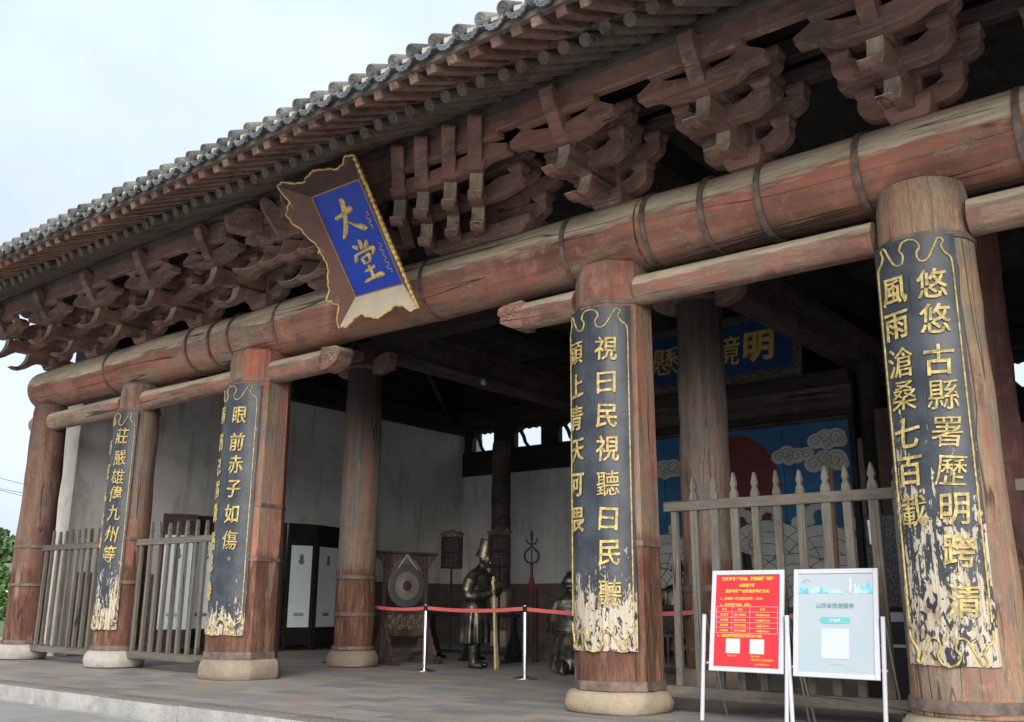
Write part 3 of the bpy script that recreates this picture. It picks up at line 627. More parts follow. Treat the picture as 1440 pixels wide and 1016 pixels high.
couplet(-5.45,.414,57,board_mat('couplet paint c',(.6,1.75),.22,11.0),'視曰民視聽曰民聽','頭上青天可畏','flaking black couplet board on the column left of the red notice, reading 視曰民視聽曰民聽',[3.57,3.21,2.86,2.53,2.18,1.83,1.5,1.12],[3.57,3.22,2.88,2.54,2.19,1.84])
couplet(-2.195,.43,45,board_mat('couplet paint d',(.7,2.9),.18,17.0),'悠悠古縣署歷明跨清','風雨滄桑七百載','most peeled black couplet board on the grey rightmost column, reading from 悠悠古縣署',[3.6,3.3,2.95,2.66,2.36,2.05,1.75,1.43,1.06],[3.59,3.29,2.97,2.69,2.38,2.07,1.75])

# ================================================================= 大堂 NAME BOARD
def name_board():
    th=R(36); cx,cy,cz=-8.345,7.36,5.265; w_,h_=.83,1.32; dpt=.2; ex=.245; ey=.26
    Mb=Matrix.Translation((cx,cy,cz))@Matrix((( 1,0,0,0),(0,-math.sin(th),-math.cos(th),0),(0,math.cos(th),-math.sin(th),0),(0,0,0,1)))   # local x right, y up along board, z outward
    root=thing('name_board','blue board with gold 大堂 characters and flared gilt frame hung under the eaves','sign board',(cx,cy,cz))
    def bl(b,n,m,**k): b.xf(Mb); return b.build(n,m,root,**k)
    b=MB(); b.box(-w_/2,w_/2,-h_/2,h_/2,-.04,0); bl(b,'blue_panel',mBlue)
    b=MB()
    for x0,x1,y0,y1 in ((-w_/2-.02,-w_/2+.008,-h_/2-.02,h_/2+.02),(w_/2-.008,w_/2+.02,-h_/2-.02,h_/2+.02)): b.box(x0,x1,y0,y1,-.03,.014)
    for y0,y1 in ((-h_/2-.02,-h_/2+.008),(h_/2-.008,h_/2+.02)): b.box(-w_/2+.009,w_/2-.009,y0,y1,-.03,.0135)
    bl(b,'inner_moulding',plain('moulding',(.3,.17,.11),.5,.2),bevel=.004)
    # wavy flared flanges: curve from outer corner to outer corner
    def wave(n,kind):
        out=[]
        K=((0,.06),(.05,.02),(.1,-.16),(.16,-.06),(.2,.05),(.25,-.12),(.4,-.3),(.55,-.27),(.68,-.1),(.76,.07),(.8,.10),(.85,.0),(.9,-.1),(.95,-.02),(1,.02)) if kind=='v' else ((0,.02),(.1,.06),(.16,-.1),(.26,-.16),(.36,-.06),(.5,.03),(.64,-.06),(.74,-.16),(.84,-.1),(.9,.06),(1,.02))
        for i in range(n+1):
            t=i/n; q=K[-1][1]
            for (ta,va),(tb_,vb) in zip(K,K[1:]):
                if ta<=t<=tb_: u=(t-ta)/(tb_-ta); u=u*u*(3-2*u); q=va+(vb-va)*u; break
            e=.016*abs(math.sin(t*PI*17))-.01
            out.append((t,e+q*.75))
        return out
    def flange(name,A,Bp,oA,oB,mat,kind,n=120):
        A,Bp,oA,oB=map(Vector,(A,Bp,oA,oB)); b=MB(); inn=[];out=[]
        for t,e in wave(n,kind):
            p=A.lerp(Bp,t); q=oA.lerp(oB,t); dirv=(q-p); q=p+dirv*(1+e*2.2); inn.append(p); out.append(q)
        nor=(Bp-A).cross(oA-A).normalized()*.012
        b.rings([[p-nor,p+nor,q+nor,q-nor] for p,q in zip(inn,out)]); o=bl(b,name,mat)
        b=MB(); b.tube([q for q in out],.0135,8); bl(b,'gilt_edge',mGold,smooth=60)
        b=MB()
        for k in (.13,.5,.87) if kind=='v' else (.12,.88):
            i=int(k*n); c=inn[i].lerp(out[i],.84); ax=(out[i]-inn[i]).normalized(); ay=(Bp-A).normalized()
            spiral(b,(0,0),.055,1.7,lambda u,v:c+ax*u+ay*v,.013)
        bl(b,'gilt_scroll',mGold,smooth=60); return o
    X,Y=w_/2+.012,h_/2+.012
    oX,oY=X+ex,Y+ey
    flange('side_flange',(-X,-Y,0),(-X,Y,0),(-oX,-oY,dpt),(-oX,oY,dpt),mBrown,'v')
    flange('side_flange',(X,-Y,0),(X,Y,0),(oX,-oY,dpt),(oX,oY,dpt),mBrown,'v')
    flange('end_flange',(-X,Y,0),(X,Y,0),(-oX,oY,dpt),(oX,oY,dpt),plain('dark sign brown',(.07,.042,.034),.55),'h')
    flange('end_flange',(-X,-Y,0),(X,-Y,0),(-oX,-oY,dpt),(oX,-oY,dpt),mCream,'h')
    b=MB()
    for i in range(26):
        t=(i+.5)/26; p=Vector((oX*1.0,-oY+2*oY*t,dpt)); b.ell(p,(.02,.044,.032),10,6)
    bl(b,'gilt_scallops',mGold,smooth=60)
    def brush(strokes,box):
        b=MB()
        for st_ in strokes:
            P=smooth_pts(st_,5); rs=[]; n=len(P)
            for i,(px,py,wd) in enumerate(P):
                q0=P[max(i-1,0)]; q1=P[min(i+1,n-1)]; a0,b0,a1,b1=box
                cv=lambda p:Vector(((a0+(a1-a0)*p[0]-.5)*w_,(.5-(b0+(b1-b0)*p[1]))*h_,0))
                d=(cv(q1)-cv(q0)).normalized(); nn=Vector((-d.y,d.x,0)); c=cv((px,py)); k=wd*(.55 if i in (0,n-1) else 1)
                rs.append([c+nn*k+Vector((0,0,.001)),c+nn*k*.5+Vector((0,0,.02)),c-nn*k*.5+Vector((0,0,.02)),c-nn*k+Vector((0,0,.001))])
            b.rings(rs)
        return bl(b,'gilt_character',mGold,smooth=50)
    brush([[(.27,.252,.034),(.42,.24,.03),(.58,.215,.04),(.672,.208,.02)],[(.5,.1,.02),(.515,.14,.042),(.44,.29,.034),(.36,.38,.036),(.262,.45,.022)],[(.49,.315,.012),(.6,.37,.022),(.71,.405,.042),(.8,.425,.01)]],(0,0,1,1))
    brush([[(.52,-.02,.018),(.53,.1,.032),(.5,.22,.02)],[(.2,.08,.014),(.28,.14,.03),(.36,.2,.018)],[(.84,.04,.016),(.74,.13,.03),(.64,.21,.014)],
        [(.16,.29,.018),(.13,.38,.03),(.06,.48,.016)],[(.16,.32,.016),(.5,.28,.02),(.84,.25,.026),(.94,.28,.03),(.84,.41,.012)],
        [(.34,.42,.018),(.37,.5,.022),(.4,.58,.016)],[(.34,.43,.014),(.52,.4,.017),(.68,.39,.026),(.63,.55,.015)],[(.4,.565,.015),(.62,.545,.017)],
        [(.28,.74,.018),(.5,.71,.02),(.74,.68,.024)],[(.5,.6,.016),(.51,.76,.025),(.5,.92,.02)],[(.1,.98,.022),(.45,.93,.024),(.8,.9,.034),(.98,.93,.016)]],(.27,.505,.76,.9))
    for y0,nk in ((.28,5),(-.12,9)):
        b=MB(); pts=[]
        for i in range(nk*6+1):
            t=i/6; pts.append((.315+.022*math.sin(t*PI)+.008*math.sin(t*2.3),y0-.04*t+.012*math.sin(t*PI*2),.006))
        b.tube(pts,.0045,5); bl(b,'vertical_script',mGold)
    for s in (-1,1): b=MB(); b.tube([(cx+s*.3,cy+.12,cz+.55),(cx+s*.3,7.5,6.3)],.015,6); b.build('hanging_iron',mIron,root)
name_board()

# ================================================================= FENCES
def fence(x0,x1,y,label,n,zt=2.03,top=2.26,zb=.19,hidepts=(),pw=.041):
    root=thing('picket_fence',label,'fence',((x0+x1)/2,y,0),'picket fences between the front columns')
    b=MB(); b.box(x0,x1,y-.038,y+.038,zt-.10,zt); b.build('rail',mFenceX,root,bevel=.006)
    b=MB(); b.box(x0-.04,x1+.04,y-.045,y+.045,zb-.05,zb+.06); b.build('rail',mFenceX,root,bevel=.006)
    st=(x1-x0)/n
    for i in range(n):
        x=x0+st*(i+.5)+random.uniform(-.012,.012); lean=random.uniform(-.01,.01); w_=pw+random.uniform(-.006,.005); Z=top+random.uniform(-.02,.02)
        b=MB()
        if i in hidepts: prof=[(-w_,zb+.06),(w_,zb+.06),(w_,zt-.101),(-w_,zt-.101)]
        else: prof=[(-w_,zb+.061),(w_,zb+.061),(w_,zt+.03),(w_*.85,zt+.06),(w_*.5,zt+.085),(w_*.5,zt+.1),(w_*.8,zt+.13),(w_*.1,Z),(-w_*.1,Z),(-w_*.8,zt+.13),(-w_*.5,zt+.1),(-w_*.5,zt+.085),(-w_*.85,zt+.06),(-w_,zt+.03)]
        b.prism([(x+px+lean*(pz-zb),pz) for px,pz in prof],'y',y+.0305 if 0 else y-.026,y+.026)
        b.build('picket',mFence,root,bevel=.003)
    return root
fence(-17.62,-15.2,8.5,'weathered grey picket fence between the two leftmost columns in front of pale plaster',11,1.97,2.21,.2,(0,),.028)
fence(-14.5,-12.05,8.5,'weathered grey picket fence in front of the white scroll screen at left',10,1.97,2.21,.2,(0,),.03)
fence(-5.02,-2.56,8.75,'tall weathered picket fence behind the red and white notices',11,2.03,2.27,.19,(0,))
fence(-1.74,.3,8.75,'short stretch of picket fence rail to the right of the rightmost column',9,2.03,2.27,.19)
for s in (0,1):
    b=MB(); b.box(-16.1+.24*s,-16.03+.24*s,8.72,8.78,.0,.62); tag(b.build('wooden_prop',mFence),('left of two short wooden props under the far left fence','right of two short wooden props under the far left fence')[s],'prop','short props below the far left fence')
b=MB(); b.tube([(-15.32,8.8,0),(-15.2,8.86,1.3)],.018,10); tag(b.build('white_rod',mWhiteFrame,smooth=60),'thin white rod leaning behind the far left fence','rod')

# ================================================================= NOTICES
mPaperR=plain('red poster',(.56,.02,.03),.35,0,.06,3,spec=.5)
def white_poster():
    t=MT('pale poster',.3,0,.5); P=t.obj(); x=t.sep(P); n=t.noise(P,3,5,.6)
    t.col(t.mix(t.mr(x[1],-.45,.45),(.36,.43,.465),t.mix(t.mr(n,.3,.7),(.425,.465,.485),(.385,.45,.48)))); return t.m
mPaperW=white_poster()
mYel=plain('yellow print',(.85,.52,.08),.5,0,.05); mWht=plain('white print',(.58,.57,.55),.5,0,.05); mTeal=plain('teal print',(.14,.42,.46),.5,0,.05); mGreyTeal=plain('grey teal print',(.10,.24,.27),.5,0,.1)
mWash1=plain('blue wash',(.17,.47,.66),.5,0,.25,30); mWash2=plain('pale wash',(.42,.66,.74),.5,0,.2,30); mWash3=plain('grey wash',(.5,.57,.6),.5,0,.1,30)
def notice(xl,xr,y0,zb,zt,lean,label,red,legs,yaw=0):
    W,H=xr-xl,(zt-zb)/math.cos(lean); cx=(xl+xr)/2
    root=thing('poster_stand',label,'notice stand',(cx,y0,0),'notice stands before the fence')
    Mp=Matrix.Translation((cx,y0,zb))@Matrix.Rotation(yaw,4,'Z')@Matrix.Rotation(PI/2-lean,4,'X')@Matrix.Translation((0,H/2,0))  # local x right,y up,z toward viewer
    def bl(b,n,m,par=None,**k): 
        b.xf(Mp); return b.build(n,m,par or root,**k)
    fw=.042
    b=MB(); b.box(-W/2,-W/2+fw,-H/2,H/2,-.012,.014); b.box(W/2-fw,W/2,-H/2,H/2,-.012,.014); b.box(-W/2+fw+.0005,W/2-fw-.0005,H/2-fw,H/2,-.012,.0135); b.box(-W/2+fw+.0005,W/2-fw-.0005,-H/2,-H/2+fw,-.012,.0135)
    bl(b,'frame',mWhiteFrame,bevel=.004)
    pw,ph=W/2-fw,H/2-fw
    b=MB(); 
    nx,ny=10,14; V=[[Vector((-pw+2*pw*i/nx,-ph+2*ph*j/ny,.002+.0022*mnoise.noise(Vector((i*.5,j*.6,cx*3))))) for i in range(nx+1)] for j in range(ny+1)]
    b.rings(V,False,False); po=MB(); po.bm=b.bm
    for v in po.bm.verts: pass
    me_o=po.build('poster',mPaperR if red else mPaperW,None,smooth=80); me_o.matrix_world=Mp; WM[me_o.name]=Mp.copy(); attach(me_o,root)
    def text(b,s,x,y,size,align='C',sx=1.0,off=.0):
        # measure width through glyph centring; left aligned text is shifted by half of its estimated width
        wd=sum(.58 if ord(c)<256 else 1.0 for c in s)*size*sx*1.02
        X=x if align=='C' else x+wd/2
        b.glyph(s,lambda u,v,w:Vector((X+u*sx,y+v,.0062+w)),size,off,.0002)
    if red:
        b=MB(); k=ph/.40
        text(b,'“旅游购物食宿乱象、强制消费等问题”',0,.365*k,.033,sx=.93,off=.0012)
        text(b,'山西省旅游',0,.307*k,.032,off=.001); text(b,'投诉举报平台和投诉举报方式',0,.255*k,.033,off=.001)
        text(b,'1、全省统一政务服务热线：12345',-pw*.88,.19*k,.028,'L',off=.0008); text(b,'2、投诉举报电话、邮箱：',-pw*.88,.135*k,.028,'L',off=.0008)
        text(b,'3、全省互联网旅游投诉举报办理系统',-pw*.92,-.135*k,.028,'L',.95,off=.0008)
        cols=(-pw*.7,-pw*.2,pw*.5)
        for j,row in enumerate((('单 位','电 话','邮 箱'),('省文旅厅','0351-3928005','sxlyts@163.com'),('市文旅局','0357-3013808','hzwlj@163.com'),('县文旅局','0357-5650808','lyts@163.com'),('综合执法','0357-5663055','wlzf@163.com'))):
            for c,s in zip(cols,row): text(b,s,c,(.094-.046*j)*k,.0225,sx=.9,off=.0006)
        text(b,'微信公众号',-pw*.42,-.305*k,.018); text(b,'微信小程序',pw*.3,-.305*k,.018)
        text(b,'霍州市文化和旅游局',pw*.5,-.335*k,.023); text(b,'2023年5月16日',pw*.5,-.372*k,.021)
        bl(b,'poster_text',mYel)
        b=MB(); y1,y0_=.118*k,-.112*k
        for j in range(6): yy=y1-(y1-y0_)*j/5; b.box(-pw*.95,pw*.95,yy-.0012,yy+.0012,.005,.0063)
        for xx in (-pw*.95,-pw*.46,pw*.1,pw*.95): b.box(xx-.0012,xx+.0012,y0_,y1,.005,.0064)
        bl(b,'printed_table',mWht)
        for xa,xb in ((-pw*.62,-pw*.18),(pw*.12,pw*.56)): b=MB(); b.box(xa,xb,-.285*k,-.16*k,.0045,.0062); bl(b,'white_square',mWht)
    else:
        b=MB(); text(b,'山西省旅游服务',0,.14,.048,sx=1.0,off=.0); bl(b,'poster_text',mGreyTeal)
        b=MB(); b.prism(arc((-.105,0),.027,PI/2,3*PI/2,10)+arc((.105,0),.027,-PI/2,PI/2,10),'z',.005,.0064); b.xf(Matrix.Translation((0,.018,0))); bl(b,'pill_label',mTeal)
        b=MB(); text(b,'好差评',0,.018,.03,off=.0006); b.xf(Matrix.Translation((0,0,.0008))); bl(b,'poster_text',mWht)
        b=MB(); b.box(-.12,.12,-.30,-.05,.0045,.0060); bl(b,'white_square',plain('pale square',(.5,.54,.56),.4,0,.03))
        b=MB(); text(b,'文明旅游 你我同行',0,-.345,.016); bl(b,'poster_text',mWash3); b=MB(); text(b,'山西省文化和旅游厅',.13,-.375,.012); bl(b,'poster_text',mWash3)
        def hills(seed,x0,x1,yb,h,mat,dz):
            rnd=random.Random(seed); n=26; pts=[(x0,yb)]
            ph_=[rnd.uniform(0,6) for _ in range(3)]
            for i in range(n+1):
                t=i/n; env=math.sin(PI*min(1,t*1.0))**.6
                pts.append((x0+(x1-x0)*t,yb+h*env*(.55+.3*math.sin(t*9+ph_[0])+.2*abs(math.sin(t*15+ph_[1])))))
            pts.append((x1,yb)); b=MB(); b.prism(pts[::-1],'z',.0048,.0058+dz); bl(b,'painted_hills',mat)
        hills(1,-pw+.002,-.1,.245,.07,mWash2,.0002); hills(2,-pw+.002,-pw+.1,.245,.085,mWash1,.0005); hills(5,-.16,-.06,.247,.05,mWash1,.0006); hills(3,-.1,.08,.247,.04,mWash2,.0003)
        hills(4,pw-.13,pw-.002,.245,.11,mWash1,.0004); hills(6,pw-.17,pw-.05,.245,.07,mWash2,.0006)
        for x,hh,n in ((.135,.12,8),(.175,.07,5)):
            b=MB(); w0=.022 if n==8 else .013
            for j in range(n):
                q=w0*(1-.06*j); b.box(x-q,x+q,.25+hh*j/n,.25+hh*j/n+.004,.005,.0066)
            b.box(x-w0*.6,x+w0*.6,.248,.25+hh,.005,.0060); b.prism([(x-.006,.25+hh),(x+.006,.25+hh),(x,.27+hh)],'z',.005,.0062); bl(b,'pagoda_print',mWash3)
        for cc,a0,a1,mat,r in (((-pw+.075,.335),.5,2.6,mTeal,.03),((-pw+.1,.34),.6,2.5,mYel,.022),((-pw+.05,.33),.4,2.8,mWash1,.02)):
            b=MB(); b.tube([(x,y,.0055) for x,y in arc(cc,r,a0,a1,12)],.0025,5); bl(b,'corner_emblem',mat)
    for s,(fx,fy,tx,ty,tz) in zip((-1,1),legs):
        b=MB(); b.tube([(fx,fy,0),(tx,ty,tz)],.019,12); b.build('leg',mWhiteFrame,root,smooth=60)
        b=MB(); b.tube([(tx,ty+.04,tz-.02),(fx,fy+.5,0.0)],.012,8); b.build('rear_leg',mSteel,root,smooth=60)
    b=MB(); b.tube([(legs[0][2],legs[0][3]+.012,.5),(legs[1][2],legs[1][3]+.012,.5)],.01,8); b.build('cross_bar',mWhiteFrame,root)
notice(-4.355,-3.645,8.30,.435,1.325,R(10),'red notice with yellow writing in a white frame beside the clad column',True,((-4.46,8.33,-4.405,8.345,.93),(-3.655,8.33,-3.60,8.345,.93)))
notice(-3.555,-2.815,8.30,.425,1.325,R(10),'pale blue poster reading 山西省旅游服务 in a white frame, standing left of the grey column',False,((-3.60,8.33,-3.605,8.345,.93),(-2.815,8.33,-2.77,8.345,.93)))

# ================================================================= STANCHIONS
def stanchion(x,y,label,belts):
    root=thing('barrier_post',label,'barrier post',(x,y,0),'barrier posts with red belts')
    b=MB(); b.lathe([(.0,0),(.165,0),(.17,.012),(.165,.022),(.06,.045),(.035,.05),(0,.05)],x,y,40); b.build('base',mSteel,root,smooth=35)
    b=MB(); b.lathe([(.033,.05),(.033,.985),(.028,.995),(0,.996)],x,y,24); b.build('pole',mSteel,root,smooth=40)
    b=MB(); b.lathe([(.0345,.90),(.036,.905),(.036,.98),(.0345,.985)],x,y,24,cap=False); b.build('belt_head',mBlackMetal,root,smooth=40)
    for (x1,y1,z1,sag,tw) in belts:
        b=MB(); n=24; rows=[]
        for i in range(n+1):
            t=i/n; c=Vector((x+(x1-x)*t,y+(y1-y)*t,.945+(z1-.945)*t-sag*4*t*(1-t))); a=tw*math.sin(PI*t)
            dirv=Vector((y1-y,-(x1-x),0)).normalized(); up=Vector((0,0,1))*math.cos(a)+dirv*math.sin(a); nn=dirv*.0015
            rows.append([c-up*.026+nn,c+up*.026+nn,c+up*.026-nn,c-up*.026-nn])
        b.rings(rows); b.build('belt',mBelt,root,smooth=50)
stanchion(-10.69,11.2,'chrome barrier post with red belt in front of the wooden gong stand',((-12.35,11.68,.95,.03,.5),(-8.655,11.04,.95,.035,.1)))
stanchion(-8.62,11.04,'chrome barrier post with red belt between the two dark bronze figures',((-5.9,10.96,.93,.05,.25),))
b=MB()
rows=[]
for i in range(13):
    t=i/12; c=Vector((-5.84+(3.2)*t,11.0,.93-.04*4*t*(1-t))); rows.append([c+Vector((0,.0015,-.03)),c+Vector((0,.0015,.03)),c+Vector((0,-.0015,.03)),c+Vector((0,-.0015,-.03))])
b.rings(rows); tag(b.build('barrier_belt',mBelt,smooth=50),'red barrier belt stretched behind the tall picket fence','barrier belt')

# ================================================================= BRONZE FIGURES
def fuse(mb,voxel,smooth_it=3,wr=None):
    bm=mb.bm; bmesh.ops.recalc_face_normals(bm,faces=bm.faces); me=bpy.data.meshes.new('tmp'); bm.to_mesh(me); bm.free()
    o=bpy.data.objects.new('tmp',me); C.objects.link(o)
    m=o.modifiers.new('r','REMESH'); m.mode='VOXEL'; m.voxel_size=voxel; m.use_smooth_shade=True
    if smooth_it: s=o.modifiers.new('s','SMOOTH'); s.iterations=smooth_it; s.factor=.5
    dg=bpy.context.evaluated_depsgraph_get(); me2=bpy.data.meshes.new_from_object(o.evaluated_get(dg)); bpy.data.objects.remove(o)
    out=MB(); out.bm.from_mesh(me2); bpy.data.meshes.remove(me2)
    if wr:
        for v in out.bm.verts: v.co=wr(v.co)
    return out
def loft(b,secs,seg=28):
    # secs: (x,y,z,rx,ry[,pitch])
    rs=[]
    for s in secs:
        x,y,z,rx,ry=s[:5]; p=s[5] if len(s)>5 else 0
        rs.append([Vector((x+rx*math.cos(a)*math.cos(p),y+ry*math.sin(a),z-rx*math.cos(a)*math.sin(p))) for a in [2*PI*k/seg for k in range(seg)]])
    b.rings(rs)
def head(b,c,k=1.0,pitch=.25,yaw=0):
    M=Matrix.Translation(c)@Matrix.Rotation(yaw,4,'Z')@Matrix.Rotation(pitch,4,'Y')@Matrix.Scale(k,4)
    def P(x,y,z): return M@Vector((x,y,z))
    R3=M.to_3x3()
    b.ell(P(0,0,.01),(.098,.078,.115),20,14,R3); b.ell(P(.03,0,-.055),(.068,.056,.07),16,10,R3); b.ell(P(.06,0,-.1),(.028,.028,.025),12,8,R3)
    b.tube([P(.09,0,.03),P(.108,0,-.005),P(.118,0,-.03)],[.01,.015,.019],8)
    for s in (-1,1):
        b.ell(P(.075,s*.034,-.01),(.022,.022,.02),10,6,R3); b.tube([P(.085,s*.012,.033),P(.085,s*.05,.03)],.011,6); b.ell(P(-.005,s*.08,-.01),(.022,.012,.034),10,6,R3)
    b.ell(P(.085,0,-.062),(.018,.03,.008),10,6,R3); b.ell(P(.082,0,-.078),(.017,.025,.008),10,6,R3)
    return P
def hand_on(b,c,axis,side,r=.022,k=1.0):
    # fist closed round a staff: palm + four curled fingers + thumb; axis = staff direction
    ax=Vector(axis).normalized(); s=Vector(side).normalized(); t=ax.cross(s).normalized()
    c=Vector(c); b.ell(c+s*.035,(.03,.03,.045),12,8)
    for i,f in enumerate((.036,.012,-.012,-.034)):
        q=c+ax*f; L=(1.0,1.06,1.0,.88)[i]
        b.tube([q+s*.04+t*.012,q+t*.036*L,q-s*.026*L+t*.012,q-s*.02-t*.014],[.0125,.012,.011,.009],8)
    b.tube([c+s*.04-t*.014+ax*.03,c-t*.034+ax*.045,c-s*.012-t*.02+ax*.06],[.014,.012,.01],8)
def place(b,x,y,yaw): b.xf(Matrix.Translation((x,y,0))@Matrix.Rotation(yaw,4,'Z')); return b
def folds(amp,zmax,n,zmin=0):
    def f(v):
        if v.z<zmax and v.z>zmin:
            a=math.atan2(v.y,v.x); k=amp*(zmax-v.z)/(zmax-zmin)*(.4+.6*math.sin(a*2+1)**2); d=Vector((v.x,v.y,0)); 
            if d.length>.001: v=v+d.normalized()*k*(math.sin(a*n+1.5*math.sin(v.z*3))+.4*math.sin(a*n*1.7+2))
        else:
            q=mnoise.noise(v*9)*.010+mnoise.noise(v*Vector((5,5,5)).x*.8)*.01
            d=Vector((v.x,v.y,0))
            if d.length>.02: v=v+d.normalized()*q
        return v
    return f
def standing_figure():
    root=thing('bronze_statue','standing bronze statue of a man in tall hat and robe leaning on a staff','statue',(-10.82,12.42,0))
    X,Y,W=-10.74,12.42,R(8); SC=Matrix.Scale(.965,4)
    b=MB()
    loft(b,[(-.01,0,.40,.22,.26),(0,0,.62,.215,.25),(0,0,.85,.2,.235),(.0,0,1.04,.165,.2),(.01,0,1.12,.155,.19),(.02,0,1.2,.17,.205),(.04,0,1.34,.18,.225,.1),(.06,0,1.46,.17,.235,.2),(.08,0,1.56,.14,.2,.3),(.1,0,1.63,.085,.11,.3),(.125,0,1.69,.062,.066,.3),(.14,0,1.74,.058,.06,.3)])
    b.tube([(.07,-.17,1.53),(.07,-.27,1.42),(.05,-.31,1.27),(.06,-.3,1.17),(.14,-.24,1.17),(.25,-.13,1.2),(.33,-.06,1.23)],[.085,.098,.105,.11,.105,.088,.062],14)
    b.tube([(.07,.17,1.53),(.1,.27,1.42),(.15,.29,1.3),(.22,.24,1.26),(.3,.13,1.32),(.36,.06,1.37)],[.085,.095,.1,.105,.09,.06],14)
    for s in (-1,1):
        b.tube([(-.01+.05*s*-1,s*.1,.55),(0+.04*s*-1,s*.105,.3),(.0+.04*s*-1,s*.11,.09)],[.1,.082,.07],14); b.tube([(-.06+.04*s*-1,s*.11,.06),(.06+.04*s*-1,s*.12,.055),(.2+.04*s*-1,s*.135,.045)],[.065,.062,.04],12)
    for v in b.bm.verts:
        if v.co.z>.36: v.co.y*=1.1; v.co.x=(v.co.x-.03)*1.12+.03
    P=head(b,Vector((.19,0,1.79)),1.16,.42)
    b=fuse(b,.0125,2,folds(.03,1.05,9,.38))
    place(b.xf(SC),X,Y,W).build('body',mBronze,root,smooth=180)
    b=MB(); M=Matrix.Translation((.165,0,1.89))@Matrix.Rotation(.22,4,'Y')@Matrix.Scale(1.14,4); rs=[]
    for z,r in ((-.06,.118),(.0,.112),(.02,.104),(.06,.094),(.2,.09),(.205,.094),(.215,.094),(.216,.05)): rs.append([M@Vector((r*math.cos(a)*1.05,r*math.sin(a),z)) for a in [2*PI*k/28 for k in range(28)]])
    b.rings(rs); place(b.xf(SC),X,Y,W).build('hat',mBronze,root,smooth=40)
    b=MB(); ax=(-.06,.01,1); hand_on(b,(.375,-.02,1.24),ax,(-1,-.5,0)); hand_on(b,(.362,.0,1.385),ax,(-1,.6,0)); b=fuse(b,.006,1); place(b.xf(SC),X,Y,W).build('hands',mGoldBronze,root,smooth=180)
    b=MB(); b.tube([(-.165,0,1.07),(-.15,.1,1.07)],.02,8)
    rs=[]
    for z,k in ((1.035,1.02),(1.04,1.07),(1.085,1.07),(1.09,1.02)): rs.append([Vector((.168*k*math.cos(a),.203*k*math.sin(a),z)) for a in [2*PI*i/32 for i in range(32)]])
    b=MB(); b.rings(rs,False); place(b.xf(SC),X,Y,W).build('belt',mBronze,root,smooth=40)
    b=MB(); rs=[]
    for t,wd,dp in ((0,.05,.02),(.35,.04,.018),(.62,.026,.02),(.72,.021,.021),(1,.018,.018)):
        c=Vector((.46,-.03,0)).lerp(Vector((.355,0,1.5)),t); rs.append([c+Vector((dp,-wd,0)),c+Vector((dp,wd,0)),c+Vector((-dp,wd,0)),c+Vector((-dp,-wd,0))])
    b.rings(rs); tag(place(b.xf(SC),X,Y,W).build('staff',plain('pale bamboo',(.42,.36,.2),.6,0,.2,9),bevel=.004),'pale flat wooden staff held upright by the standing bronze figure','staff')
mGoldBronze=plain('rubbed bronze',(.45,.36,.19),.38,.7,.25,12)
standing_figure()
def kneeling_figure():
    root=thing('bronze_statue','kneeling bronze statue of a man seen from behind beside the column','statue',(-8.98,12.5,0))
    X,Y,W=-8.9,12.55,R(128)
    b=MB()
    loft(b,[(-.04,0,.06,.36,.30),(-.03,0,.2,.33,.29),(.02,0,.4,.25,.25),(.05,0,.56,.185,.205),(.05,0,.64,.18,.2),(.05,0,.74,.185,.215),(.04,0,.9,.175,.235),(.03,0,1.0,.14,.21),(.03,0,1.06,.09,.12),(.04,0,1.12,.062,.066),(.05,0,1.16,.06,.06)])
    for s in (-1,1):
        b.tube([(.03,s*.17,.98),(.04,s*.235,.86),(.08,s*.25,.72),(.16,s*.21,.6),(.27,s*.1,.6)],[.075,.078,.074,.07,.05],14)
        b.tube([(-.2,s*.13,.12),(-.38,s*.14,.1),(-.5,s*.15,.06)],[.09,.075,.05],12)
        b.tube([(-.46,s*.15,.17),(-.5,s*.15,.1),(-.55,s*.16,.035)],[.05,.055,.035],12)
    P=head(b,Vector((.06,0,1.25)),1.2,.3)
    b=fuse(b,.0125,2,folds(.035,.6,10,.04)); b.xf(Matrix.Scale(1.08,4)); place(b,X,Y,W).build('body',mBronze,root,smooth=180)
    b=MB(); loft(b,[(.05,0,.57,.2,.22),(.05,0,.575,.208,.23),(.05,0,.635,.2,.222),(.05,0,.64,.19,.21)]); b.xf(Matrix.Scale(1.08,4)); place(b,X,Y,W).build('sash',mBronze,root,smooth=40)
    b=MB(); M=Vector((.05,0,1.28)); b.ell(M,(.118,.108,.105),20,12); b.lathe([(.118,1.2),(.126,1.21),(.126,1.235),(.118,1.245)],.05,0,24,cap=False); b.lathe([(.121,1.26),(.128,1.27),(.124,1.285)],.05,0,24,cap=False)
    b.tube([(.0,-.05,1.39),(.03,0,1.38),(.03,.06,1.4)],.012,6); b.tube([(.0,.0,1.37),(-.02,.02,1.42)],.01,6)
    b.xf(Matrix.Translation((.05,0,1.3))@Matrix.Scale(1.2,4)@Matrix.Translation((-.05,0,-1.235)))
    place(b,X,Y,W).build('cap',mBronze,root,smooth=50)
kneeling_figure()
